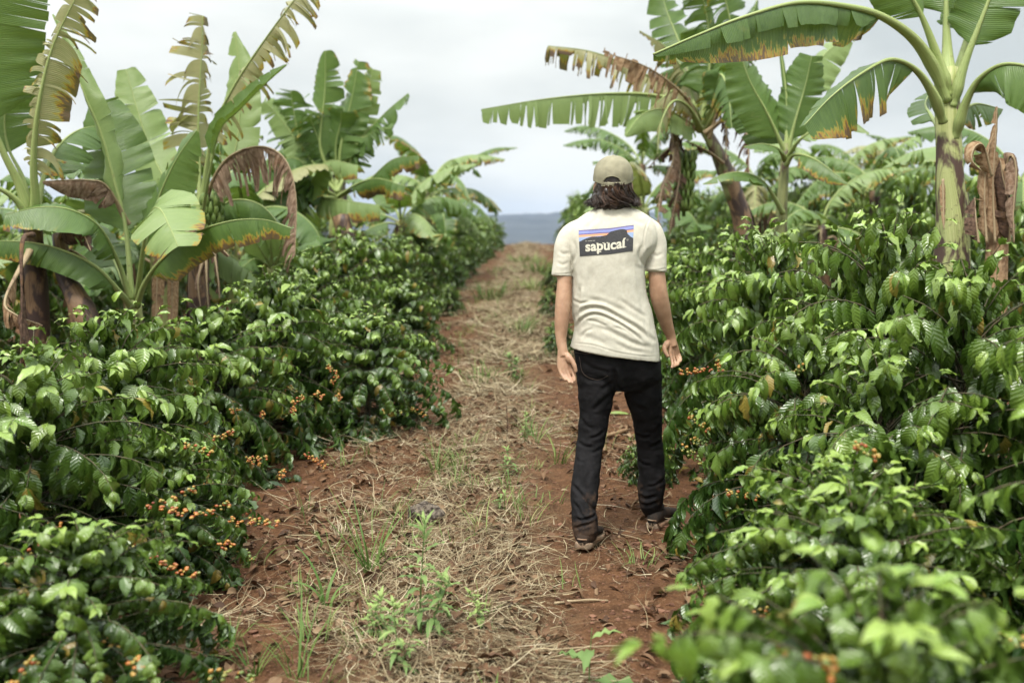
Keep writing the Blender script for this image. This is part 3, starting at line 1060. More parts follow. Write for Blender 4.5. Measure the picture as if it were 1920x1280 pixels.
def auto_banana(name, label, base, H, crown_n, seed, r0=0.10, lean=(0, 0), Ll=1.6, W=0.28, torn=18, tint=0.4, group=None, mats=None,
                upright=0.7, dead=2, bunch_at=False, grav=0.15, n=40, az0=None, faded=0.3):
    rng = np.random.default_rng(seed)
    b = Vector(base)
    t = thing(name, label, "banana plant", b, 0, group)
    top = b + Vector((lean[0], lean[1], H))
    banana_stem(t, [b + Vector((0, 0, -.1)), b.lerp(top, .5) + Vector((lean[0] * -.08, 0, 0)), top], r0, r0 * .62, mats or M_STEM, 12, seed, 12, 2)
    for k in range(crown_n):
        az = k * 2.4 + rng.normal(0, .25) + (az0 or 0)
        q = k / max(1, crown_n - 1)
        el = 1.25 * upright + 0.35 - q * 1.15 + rng.normal(0, .12)
        l = Ll * rng.uniform(.8, 1.15)
        p = top - Vector((0, 0, .12 * q * H * .4))
        pts = [p]
        a = el
        for s_ in range(5):
            pts.append(pts[-1] + Vector((math.cos(a) * math.cos(az), math.cos(a) * math.sin(az), math.sin(a))) * l / 5)
            a -= rng.uniform(.18, .42) * (1 + q * .5)
        hz = Vector((math.cos(az), math.sin(az), 0))
        nrm = Vector((0, 0, 1)) - hz * .6
        mm = M_BAN if rng.random() > faded else (M_BANPALE if rng.random() < .6 else M_BANYEL)
        bn = rng.choice([0, 0, 0, .08, .2, .3])
        banana_leaf(t, pts, W * rng.uniform(.8, 1.15), nrm, rb=.022, seed=seed * 31 + k, n=n, mat=mm,
                    start=.14, tears=int(torn * rng.uniform(.6, 1.9)), gap=rng.uniform(.15, .5), dl=rng.uniform(.1, .5), dr=rng.uniform(.1, .5), curl=rng.uniform(.2, .8),
                    sd=.22, burn=bn, tint=np.clip(tint + rng.normal(0, .2), 0, 1), grav=grav * rng.uniform(.3, 1.8), ragged=.08, M=4)
    for k in range(dead):
        az = rng.random() * 6.28
        hz = Vector((math.cos(az), math.sin(az), 0))
        p = top - Vector((0, 0, H * rng.uniform(.05, .3)))
        l = Ll * rng.uniform(.5, .8)
        pts = [p, p + hz * .22 + Vector((0, 0, .08)), p + hz * .36 - Vector((0, 0, .25 * l)), p + hz * .34 - Vector((0, 0, .9 * l))]
        banana_leaf(t, pts, W * .6, hz, rb=.018, seed=seed * 37 + k, n=28, mat=M_DEAD, rib=M_RIBDRY, name="dead_leaf",
                    start=.2, tears=12, gap=.6, dl=.9, dr=.9, curl=.8, sd=.35, grav=.7, ragged=.25, M=3)
    if bunch_at:
        bunch(t, top + Vector((math.cos(bunch_at), math.sin(bunch_at), 0)) * .3 - Vector((0, 0, .25)), .5, 5, seed=seed)
    return t


def V(*a): return Vector(a)


FB = (0, -1, 0.15)    # normals used for blades that face back along the path


def pts3(*a): return [P(*q) for q in a]


GB = "banana plants in the row left of the path"

# --- cluster nearest on the left: young sucker with broad leaves in front
t = thing("banana_plant", "low broad-leaved banana plant behind the left coffee row with an orange-scorched leaf", "banana plant", PY(250, 640, 6.9) * 1.0, 0, GB)
t.location.z = gzp(t.location.x, t.location.y)
bx, by = t.location.x, t.location.y
tp = P(250, 565, 7.0)
banana_stem(t, [V(bx, by, -.05), V(tp.x, tp.y, tp.z * .6), tp], .10, .055, seed=1)
# long twisted upright leaf
banana_leaf(t, pts3((248, 560, 7.0), (236, 430, 6.95), (215, 340, 6.9), (190, 250, 6.85), (160, 180, 6.8), (125, 90, 6.8), (98, 28, 6.8)), .12, (.9, -.5, 0), (-.7, -.7, .2),
            seed=2, start=.32, tears=7, gap=.06, ragged=.09, dl=.5, dr=.2, curl=1.0, tint=.65, mat=M_BANPALE, wavy=.25, sd=.1, rb=.022)
# broad green leaves that stand behind it
banana_leaf(t, pts3((246, 560, 7.1), (238, 460, 7.25), (225, 360, 7.3), (208, 270, 7.35), (190, 190, 7.35)), .30, (.1, -1, .15), seed=3, start=.35, tears=7, gap=.10, ragged=.09,
            dl=.1, dr=.1, curl=.25, tint=.15, rb=.02, tip=.6)
banana_leaf(t, pts3((255, 560, 7.1), (275, 450, 7.1), (298, 370, 7.0), (330, 300, 6.9), (368, 245, 6.8)), .27, (-.55, -.8, .35), seed=4, start=.30, tears=5, gap=.06, ragged=.09,
            dl=.1, dr=.35, curl=.5, tint=.6, rb=.022, mat=M_BAN)
banana_leaf(t, pts3((258, 560, 7.0), (268, 470, 6.7), (283, 400, 6.5), (300, 392, 6.35), (318, 425, 6.2), (334, 462, 6.1)), .27, (.15, -.5, .95), (.1, -.9, .6), seed=5, start=.50, tears=7, gap=.10, ragged=.09,
            dl=.15, dr=.15, curl=.3, tint=.85, rb=.022, mat=M_BANPALE, tip=.55, burntip=.25)
# scorched leaf to the right
banana_leaf(t, pts3((256, 575, 6.9), (272, 530, 6.75), (305, 485, 6.6), (360, 440, 6.5), (430, 415, 6.4), (495, 412, 6.35), (545, 428, 6.3)), .21, (-.1, -.35, 1), seed=6, start=.22, tears=7, gap=.05, ragged=.09,
            dl=.2, dr=1.0, curl=.5, tint=.45, burnr=.45, burnl=.0, wl=.55, rb=.022, tip=.6, mat=M_BAN, label="leaf scorched orange and brown along its lower edge")
# leaves to the left
banana_leaf(t, pts3((244, 560, 6.9), (225, 500, 6.8), (190, 430, 6.6), (140, 396, 6.45), (80, 388, 6.4), (10, 402, 6.4)), .23, (.05, -.55, .9), seed=7, start=.25, tears=11, gap=.08, ragged=.09,
            dl=.3, dr=.2, curl=.4, tint=.35, rb=.022, tip=.5, burntip=.25, burnr=.05)
banana_leaf(t, pts3((246, 575, 6.85), (222, 545, 6.7), (180, 500, 6.55), (120, 470, 6.45), (60, 455, 6.4), (-30, 450, 6.35)), .17, (.0, -.3, 1), seed=8, start=.2, tears=7, gap=.05, ragged=.09,
            dl=.9, dr=.4, curl=.5, tint=.25, rb=.024, tip=.4, burntip=.2)
banana_leaf(t, pts3((246, 560, 7.1), (210, 480, 7.3), (165, 425, 7.45), (110, 410, 7.5), (60, 430, 7.5)), .24, (.1, -.6, .8), seed=9, start=.25, tears=9, gap=.08, ragged=.09, dl=.4, dr=.3, curl=.5, tint=.05, rb=.02)
# withered leaf hanging at the left
banana_leaf(t, pts3((175, 500, 6.9), (130, 470, 6.7), (122, 500, 6.6), (132, 560, 6.6), (140, 640, 6.6)), .17, (.6, -.8, 0), seed=10, start=.3, tears=16, gap=.5, dl=.5, dr=1.2, curl=.9,
            sd=.3, grav=.35, mat=M_DEAD, rib=M_RIBDRY, name="dead_leaf", ragged=.2)
banana_leaf(t, pts3((240, 420, 7.0), (200, 350, 6.8), (165, 338, 6.7), (120, 338, 6.6), (80, 340, 6.55)), .15, (0, -.3, 1), seed=11, start=.25, tears=5, gap=.25, dl=.9, dr=1.0, curl=.9, sd=.3, grav=.4,
            mat=M_DEAD, rib=M_RIBDRY, name="dead_leaf")

# --- taller plant of the same clump: torn leaves against the sky
t = thing("banana_plant", "tall banana plant with ribbon-torn upright leaves and a withered hanging leaf", "banana plant", PY(372, 640, 7.9), 0, GB)
t.location.z = gzp(t.location.x, t.location.y)
tp = P(372, 420, 8.0)
banana_stem(t, [t.location + V(0, 0, -.05), t.location.lerp(tp, .5), tp], .12, .07, M_STEMBR, seed=12)
banana_leaf(t, pts3((372, 430, 8.0), (374, 330, 8.0), (372, 240, 7.95), (374, 170, 7.9), (378, 100, 7.85), (380, 30, 7.8)), .33, (.1, -1, .1), (.5, -.85, .1), seed=13, start=.32, tears=20, gap=.3,
            dl=.1, dr=.9, curl=.4, sd=.2, tint=.8, burnr=.5, burnl=.12, mat=M_BANYEL, rb=.024, ragged=.12, tip=.6, grav=.05, burntip=.3)
banana_leaf(t, pts3((376, 430, 7.9), (385, 330, 7.8), (402, 240, 7.7), (440, 160, 7.6), (500, 70, 7.5), (560, -10, 7.4), (620, -80, 7.3)), .30, (-.5, -.8, .3), seed=14, start=.28, tears=44, gap=.45,
            dl=.3, dr=.4, curl=.5, sd=.25, tint=.5, burn=.35, mat=M_BANYEL, rb=.026, ragged=.2, grav=.35, tip=.4)
banana_leaf(t, pts3((376, 430, 7.7), (392, 330, 7.4), (412, 245, 7.25), (450, 205, 7.2), (495, 160, 7.15), (538, 122, 7.1)), .12, (-.5, -.6, .6), seed=15, start=.42, tears=5, gap=.05, ragged=.09,
            dl=-.5, dr=-.4, curl=-.4, tint=.45, rb=.016, mat=M_BAN, label="young half-rolled green leaf")
banana_leaf(t, pts3((376, 440, 7.8), (395, 350, 7.6), (430, 295, 7.45), (490, 275, 7.35), (535, 300, 7.3), (555, 370, 7.3), (553, 480, 7.3)), .34, (0, -.2, 1), (1, -.3, .1), seed=16, start=.22, tears=46, gap=.5,
            dl=1.2, dr=1.3, curl=.6, sd=.2, grav=1.3, mat=M_DEAD, rib=M_RIBDRY, name="dead_leaf", ragged=.3, tip=.3, M=6, label="withered grey brown leaf hanging in ribbons")
banana_leaf(t, pts3((370, 440, 8.1), (330, 370, 8.3), (290, 300, 8.4), (262, 220, 8.4), (236, 130, 8.4)), .22, (.2, -1, .1), seed=17, start=.35, tears=4, gap=.15, dl=.1, dr=.1, curl=.3, tint=.7, mat=M_BANPALE, rb=.02, tip=.6)
banana_leaf(t, pts3((380, 440, 8.1), (420, 350, 8.3), (445, 260, 8.4), (450, 150, 8.4), (440, 60, 8.4)), .20, (-.2, -1, .1), seed=18, start=.35, tears=4, gap=.15, dl=.1, dr=.1, curl=.3, tint=.9, mat=M_BANPALE, rb=.02)
banana_leaf(t, pts3((376, 440, 8.0), (400, 400, 7.9), (440, 375, 7.8), (490, 385, 7.75), (530, 430, 7.7)), .24, (0, -.3, 1), seed=19, start=.2, tears=5, gap=.1, dl=.6, dr=.8, curl=.5, tint=.0, rb=.02)
banana_leaf(t, pts3((366, 440, 8.0), (330, 400, 8.1), (290, 390, 8.2), (250, 410, 8.2)), .24, (0, -.5, .9), seed=20, start=.2, tears=4, gap=.1, dl=.5, dr=.6, curl=.5, tint=.1, rb=.02)
bunch(t, P(398, 385, 7.7), .34, 5, .13, 3, .07)
for k, (x0, y0, x1, y1) in enumerate([(300, 470, 292, 600), (325, 480, 322, 600)]):
    banana_leaf(t, pts3((360, 440, 7.9), ((x0 + 360) / 2, 440, 7.7), (x0, y0, 7.5), (x1, y1, 7.45)), .06, (0, -1, .1), seed=21 + k, start=.4, tears=3, gap=.15, dl=.2, dr=.3, curl=.4, sd=.1, grav=.2,
                mat=M_DEADTAN, rib=M_RIBDRY, name="dead_leaf", tip=.15)
for k, (x1, y1) in enumerate([(388, 600), (372, 575), (408, 560), (425, 480)]):
    banana_leaf(t, pts3((378, 450, 7.8), (385 + k * 6, 455, 7.7), (x1, (y1 + 470) / 2, 7.6), (x1 + 4, y1, 7.55)), .09, (0.3, -1, .1), seed=25 + k, start=.25, tears=9, gap=.5, dl=.8, dr=.7, curl=.8, sd=.3, grav=.6,
                mat=M_DEAD if k % 2 else M_DEADDK, rib=M_RIBDRY, name="dead_leaf", ragged=.3)

# --- plant cut by the left edge of the frame
t = thing("banana_plant", "tall banana plant at the left edge with thick pale stalks and a browned torn leaf", "banana plant", PY(66, 640, 6.6), 0, GB)
t.location.z = gzp(t.location.x, t.location.y)
tp = P(62, 410, 6.6)
banana_stem(t, [t.location + V(0, 0, -.05), t.location.lerp(tp, .5), tp], .085, .06, M_STEMBR, seed=30)
banana_leaf(t, pts3((64, 430, 6.6), (66, 370, 6.5), (63, 300, 6.4), (72, 200, 6.3), (98, 90, 6.25), (150, -20, 6.2)), .30, (.2, -1, 0), (.5, -.8, 0), seed=31, start=.25, tears=26, gap=.4,
            dl=.2, dr=.1, wl=.35, curl=.3, sd=.22, tint=.3, burnr=.40, burnl=.1, mat=M_BANYEL, rb=.034, grav=.12, ragged=.15, tip=.3, label="torn leaf burnt brown along its right side")
banana_leaf(t, pts3((62, 430, 6.6), (38, 350, 6.5), (4, 280, 6.4), (-25, 190, 6.3), (-20, 60, 6.2), (20, -60, 6.1)), .33, (.1, -1, .1), seed=32, start=.42, tears=7, gap=.06, ragged=.09, flare=.03,
            dl=.1, dr=.15, curl=.2, sd=.08, tint=.35, rb=.040, tip=.3, mat=M_BAN)
banana_leaf(t, pts3((60, 430, 6.6), (35, 380, 6.5), (-10, 350, 6.4), (-80, 335, 6.3), (-160, 350, 6.2)), .25, (.1, -.4, 1), seed=37, start=.5, tears=7, gap=.06, ragged=.09, dl=.3, dr=.3, flare=.03, tint=.35, rb=.036, mat=M_BAN)
banana_leaf(t, pts3((62, 430, 6.65), (45, 340, 6.6), (15, 275, 6.6), (10, 210, 6.6), (32, 140, 6.6)), .25, (.2, -1, .3), seed=33, start=.5, tears=5, gap=.05, ragged=.09, dl=.1, dr=.2, curl=.3, tint=.5, rb=.03, mat=M_BAN, tip=.5)
banana_leaf(t, pts3((66, 430, 6.7), (80, 340, 6.8), (105, 280, 6.9), (145, 245, 7.1), (190, 235, 7.4)), .24, (-.2, -.7, .7), seed=34, start=.3, tears=8, gap=.2, dl=.3, dr=.4, curl=.5, tint=.1, rb=.03)
banana_leaf(t, pts3((60, 440, 6.3), (45, 445, 6.1), (40, 480, 6.0), (41, 570, 5.95), (38, 690, 5.9)), .07, (.2, -1, 0), seed=35, start=.55, tears=10, gap=.6, dl=.7, dr=.7, curl=1, sd=.4, grav=.7, mat=M_DEADDK, rib=M_DEADDK,
            name="dead_leaf", rb=.02)
banana_leaf(t, pts3((56, 470, 6.4), (10, 560, 6.1), (30, 590, 6.0), (80, 610, 6.1)), .13, (.2, -.5, 1), seed=36, start=.3, tears=9, gap=.5, dl=.6, dr=.9, curl=1.2, sd=.4, grav=.5, mat=M_DEADTAN, rib=M_RIBDRY, name="dead_leaf")

# --- dead leaning trunk left of the broad-leaved plant
t = thing("dead_banana_trunk", "dark rotting banana trunk leaning behind the near left coffee bushes", "dead trunk", PY(168, 660, 6.6), 0)
t.location.z = gzp(t.location.x, t.location.y)
banana_stem(t, [t.location + V(0.05, 0, -.05), P(160, 600, 6.6), P(125, 520, 6.65), P(110, 440, 6.7)], .12, .045, M_STEMBR, seed=40, sheaths=6)
banana_leaf(t, pts3((112, 450, 6.7), (120, 430, 6.55), (150, 430, 6.45), (170, 470, 6.4)), .13, (0, -.7, .7), seed=41, start=.1, tears=4, gap=.3, dl=.5, dr=.5, curl=1.2, mat=M_DEADDK, rib=M_RIBDRY, name="dead_leaf")

# --- second clump on the left, further along
t = thing("banana_plant", "dense upright banana clump standing in front of the grey sky", "banana plant", PY(640, 560, 12.0), 0, GB)
t.location.z = gzp(t.location.x, t.location.y)
tp = P(632, 330, 12.2)
banana_stem(t, [t.location + V(0, 0, -.05), t.location.lerp(tp, .5), tp], .15, .09, seed=50)
D2 = 12.0
for k, (tx, ty, bxx, w_, nr, tn, te, mt) in enumerate([
        (545, 170, 565, .42, (.1, -1, .1), .0, 12, M_BAN), (610, 95, 600, .26, (0, -1, .1), .6, 3, M_BAN), (672, 115, 640, .30, (-.5, -.8, .2), .6, 3, M_BAN),
        (765, 175, 670, .26, (-.6, -.5, .6), .35, 16, M_BAN), (700, 130, 655, .25, (-.2, -1, .1), .8, 5, M_BANPALE), (580, 215, 600, .36, (.3, -1, .2), .1, 10, M_BAN),
        (495, 190, 560, .22, (.5, -.9, .1), .8, 6, M_BANPALE), (640, 210, 630, .38, (-.1, -1, .1), .25, 6, M_BAN), (735, 240, 670, .28, (-.4, -.9, .3), .4, 12, M_BAN)]):
    banana_leaf(t, pts3((632, 360, D2 + .2 - k * .03), ((bxx + 632) / 2, 320, D2), (bxx, 270, D2 - .1), ((bxx + tx) / 2 + (4 if tx > bxx else -4), (250 + ty) / 2, D2 - .2), (tx, ty, D2 - .3)), w_, nr, seed=51 + k,
                start=.25, tears=te + 8, gap=.28, tip=.55, burntip=.12 * (k % 3), ragged=.14, dl=.15, dr=.2, curl=.35, sd=.15, tint=tn, mat=mt, rb=.028, n=48, M=5, grav=.05)
for k, (tx, ty, mx, my, w_, bn, mt, tn) in enumerate([
        (672, 310, 610, 305, .24, .15, M_BANPALE, .6), (712, 385, 640, 375, .26, .35, M_BANPALE, .5), (785, 292, 735, 300, .22, .4, M_BAN, .4), (760, 350, 710, 335, .22, .45, M_BAN, .4),
        (520, 300, 560, 300, .36, .0, M_BAN, .0), (500, 400, 540, 350, .34, .0, M_BAN, .05), (470, 330, 530, 310, .32, 0, M_BAN, .1)]):
    sx = 632 if k not in (0, 1) else (545 if k == 0 else 565)
    banana_leaf(t, pts3((632, 370, D2), ((sx + mx) / 2, 345 if k > 1 else 370, D2 - .4), (mx, my, D2 - .7), (tx, ty, D2 - .9)), w_, (0, -.5, 1), seed=70 + k, start=.28, tears=8, gap=.15,
                dl=.6, dr=.7, curl=.6, sd=.15, tint=tn, burn=bn * .5, burntip=bn, mat=mt, rb=.028, n=44, M=5, tip=.3)
t = thing("dead_banana_trunk", "brown stub of a cut banana trunk under a drooping leaf in the left row", "dead trunk", PY(648, 560, 11.2), 0)
t.location.z = gzp(t.location.x, t.location.y)
banana_stem(t, [t.location + V(0, 0, -.05), P(652, 480, 11.2), P(640, 405, 11.2)], .13, .10, M_STEMBR, seed=85, sheaths=7)

# small suckers between the clumps
t = thing("banana_plant", "pale young banana sucker in the left row in front of the dense clump", "banana plant", PY(510, 560, 9.2), 0, GB)
t.location.z = gzp(t.location.x, t.location.y)
tp = P(512, 500, 9.2)
banana_stem(t, [t.location + V(0, 0, -.05), t.location.lerp(tp, .5), tp], .10, .05, seed=90)
for k, (tx, ty, mx, my, tn) in enumerate([(470, 440, 490, 470, .9), (545, 430, 530, 465, .8), (505, 420, 508, 460, .9), (600, 460, 560, 475, .5), (575, 540, 555, 505, .6), (455, 500, 480, 485, .4)]):
    banana_leaf(t, pts3((512, 505, 9.2), (mx, my, 9.0), (tx, ty, 8.85)), .15, (0, -.9, .5), seed=91 + k, start=.25, tears=3, gap=.1, dl=.2, dr=.3, curl=.5, tint=tn, mat=M_BANPALE if tn > .7 else M_BAN, rb=.02, n=30, M=4)

# --- third and fourth clumps on the left, far
auto = [
    ("banana plant with feathery raised leaves far along the left row", (790, 400, 18.5), 1.75, 11, 301, .13, 1.9, .34, 14, .45, .8),
    ("banana plant leaning toward the sky gap at the far end of the left row", (838, 400, 21.0), 1.5, 9, 302, .12, 2.0, .3, 24, .35, .7),
    ("low pale banana plant between the two clumps of the left row", (745, 400, 15.5), 1.3, 8, 303, .12, 1.5, .32, 10, .75, .7),
    ("shaded banana plant behind the dense clump on the left", (560, 400, 14.5), 1.7, 9, 304, .14, 1.8, .36, 10, .1, .7),
    ("shaded banana plant behind the tall torn-leaved one", (440, 400, 11.0), 1.4, 8, 305, .13, 1.5, .34, 8, .1, .6),
    ("banana plant far left behind the thick stalks", (120, 400, 10.5), 1.3, 9, 306, .13, 1.6, .34, 10, .15, .7),
    ("dark leafy banana plant hidden behind the near left clump", (300, 400, 9.6), 1.25, 9, 309, .12, 1.5, .34, 16, .0, .6),
    ("dark banana plant filling the gap between the near and the dense left clumps", (470, 400, 12.5), 1.5, 9, 310, .12, 1.6, .34, 20, .0, .7),
    ("small banana plant in the open field on the far left", (60, 480, 17.0), 0.7, 8, 307, .12, 1.4, .28, 20, .7, .7),
    ("banana plant in the field seen under the broad leaves", (190, 470, 15.0), 0.9, 8, 308, .12, 1.4, .28, 14, .5, .6),
]
for (lab, (px, py, d), H, cn, sd_, r0, Ll, W, torn, tint, upr) in auto:
    q = P(px, py, d)
    auto_banana("banana_plant", lab, (q.x, q.y, gzp(q.x, q.y)), H, cn, sd_, r0, (rngB.normal(0, .1), 0), Ll, W, torn, tint, GB, None, upr, dead=1)

# =========================================================== right side
GR = "banana plants on the right of the path"
t = thing("banana_plant", "large near banana plant with thick mottled green stem at the right", "banana plant", PY(1785, 560, 6.1), 0, GR)
t.location.z = gzp(t.location.x, t.location.y)
A_, B_, C_, D_ = P(1786, 440, 6.2), P(1782, 330, 6.2), P(1778, 220, 6.2), P(1776, 130, 6.2)
banana_stem(t, [t.location + V(0, 0, -.05), A_, B_, C_, D_], .115, .070, M_STEM, 20, 100, 28, 5)
DR = 6.15
banana_leaf(t, pts3((1776, 190, 6.15), (1752, 130, 6.1), (1715, 75, 6.0), (1660, 35, 5.85), (1600, 15, 5.7), (1500, 5, 5.4), (1400, 30, 5.15), (1310, 65, 5.0), (1225, 102, 4.9)), .24, (-.1, -.25, 1), seed=101, flare=.036,
            start=.30, tears=12, gap=.10, dl=1.0, dr=1.25, wl=.62, wr=1.15, curl=.45, tint=.30, rb=.042, rt=.006, sd=.20, burnl=.0, burnr=.26, tip=.85, n=90, ragged=.12, label="long leaf arching over to the left with yellow scorched lower edge")
banana_leaf(t, pts3((1768, 230, 6.1), (1748, 175, 6.0), (1715, 130, 5.9), (1670, 112, 5.8), (1620, 135, 5.65), (1560, 180, 5.5), (1508, 235, 5.4)), .22, (-.2, -.5, .9), seed=102, flare=.036,
            start=.28, tears=13, gap=.08, dl=1.05, dr=.25, wl=1.5, wr=.6, curl=.30, tint=.10, rb=.030, sd=.14, burnl=.34, burnr=.0, tip=.7, n=80, ragged=.12, label="drooping leaf with yellow and black burnt edge")
banana_leaf(t, pts3((1778, 180, 6.15), (1755, 100, 6.1), (1728, 30, 6.05), (1690, -40, 6.0), (1640, -140, 5.9)), .22, (.3, -1, 0), seed=103, flare=.036, start=.45, tears=4, gap=.1, tint=.4, rb=.045)
banana_leaf(t, pts3((1780, 170, 6.15), (1776, 90, 6.2), (1774, 0, 6.2), (1780, -120, 6.2)), .24, (0, -1, 0), seed=104, flare=.036, start=.5, tears=4, gap=.1, tint=.4, rb=.05)
banana_leaf(t, pts3((1786, 200, 6.15), (1805, 130, 6.1), (1835, 50, 6.05), (1870, -40, 6.0), (1920, -160, 5.9)), .24, (-.5, -.9, 0), seed=105, flare=.036, start=.32, tears=7, gap=.06, ragged=.09, dl=.1, dr=.1, tint=.35, rb=.042)
banana_leaf(t, pts3((1780, 190, 6.2), (1805, 100, 6.3), (1830, 10, 6.4), (1860, -80, 6.4)), .24, (-.2, -1, 0), seed=106, flare=.036, start=.5, tears=7, gap=.06, ragged=.09, tint=.4, rb=.04)
banana_leaf(t, pts3((1790, 260, 6.15), (1812, 190, 6.05), (1840, 145, 5.95), (1890, 120, 5.8), (1960, 140, 5.65), (2030, 210, 5.5)), .25, (0, -.55, .85), seed=107, flare=.036, start=.25, tears=7, gap=.05, ragged=.09, dl=.35, dr=.7, curl=.4, tint=.75, rb=.034, mat=M_BAN, tip=.4)
banana_leaf(t, pts3((1786, 250, 6.25), (1800, 215, 6.4), (1830, 195, 6.6), (1880, 205, 6.9)), .17, (0, -.3, 1), seed=108, start=.2, tears=7, gap=.06, ragged=.09, dl=.6, dr=.8, curl=.5, tint=.5, burn=.1, rb=.025)
banana_leaf(t, pts3((1766, 250, 6.25), (1745, 215, 6.5), (1735, 195, 6.7), (1745, 170, 6.9)), .13, (0, -.8, .6), seed=109, start=.25, tears=3, gap=.1, dl=.4, dr=.6, curl=.5, tint=.2, rb=.02)
for k, (x0, y0, x1, y1, ww) in enumerate([(1768, 336, 1770, 430, .020)]):
    banana_leaf(t, [P(x0, y0, 6.05), P((x0 + x1) / 2, (y0 + y1) / 2, 6.03), P(x1, y1, 6.0)], ww, (0, -1, 0), seed=110 + k, start=.02, tears=2, gap=.2, dl=.2, dr=.2, curl=.4, mat=M_DEADTAN if k == 0 else M_DEADDK, rib=M_RIBDRY,
                name="dry_sheath", rb=.008, n=20)

# dead brown trunk beside it
t = thing("dead_banana_trunk", "split brown dead banana trunk with curled sheaths right of the big green stem", "dead trunk", PY(1868, 560, 5.9), 0)
t.location.z = gzp(t.location.x, t.location.y)
banana_stem(t, [t.location + V(0, 0, -.05), P(1868, 455, 5.95), P(1868, 370, 5.95), P(1872, 300, 5.95)], .085, .05, M_DEADTAN, 14, 120, 16, 8)
for k, (pp, ww, mt) in enumerate([
        (((1866, 455, 5.85), (1862, 350, 5.85), (1866, 270, 5.85), (1870, 200, 5.85)), .085, M_DEADTAN),
        (((1850, 455, 5.83), (1846, 370, 5.83), (1850, 300, 5.83), (1862, 250, 5.83)), .06, M_DEADTAN),
        (((1893, 455, 5.85), (1893, 390, 5.8), (1880, 330, 5.8), (1876, 300, 5.8)), .10, M_DEADDK),
        (((1860, 330, 5.8), (1845, 275, 5.75), (1828, 275, 5.7), (1822, 300, 5.68), (1840, 320, 5.68)), .075, M_DEADTAN),
        (((1885, 320, 5.8), (1895, 290, 5.75), (1905, 320, 5.75), (1900, 400, 5.75), (1902, 455, 5.75)), .06, M_DEAD),
        (((1835, 455, 5.8), (1830, 410, 5.8), (1828, 370, 5.85)), .07, M_DEADDK)]):
    banana_leaf(t, pts3(*pp), ww, (-.2 + .1 * k, -1, .1), seed=130 + k, start=.02, tears=3, gap=.2, dl=.3, dr=.5, curl=1.1, sd=.3, mat=mt, rib=M_RIBDRY, name="dry_sheath", rb=.008, n=30, tip=.85)

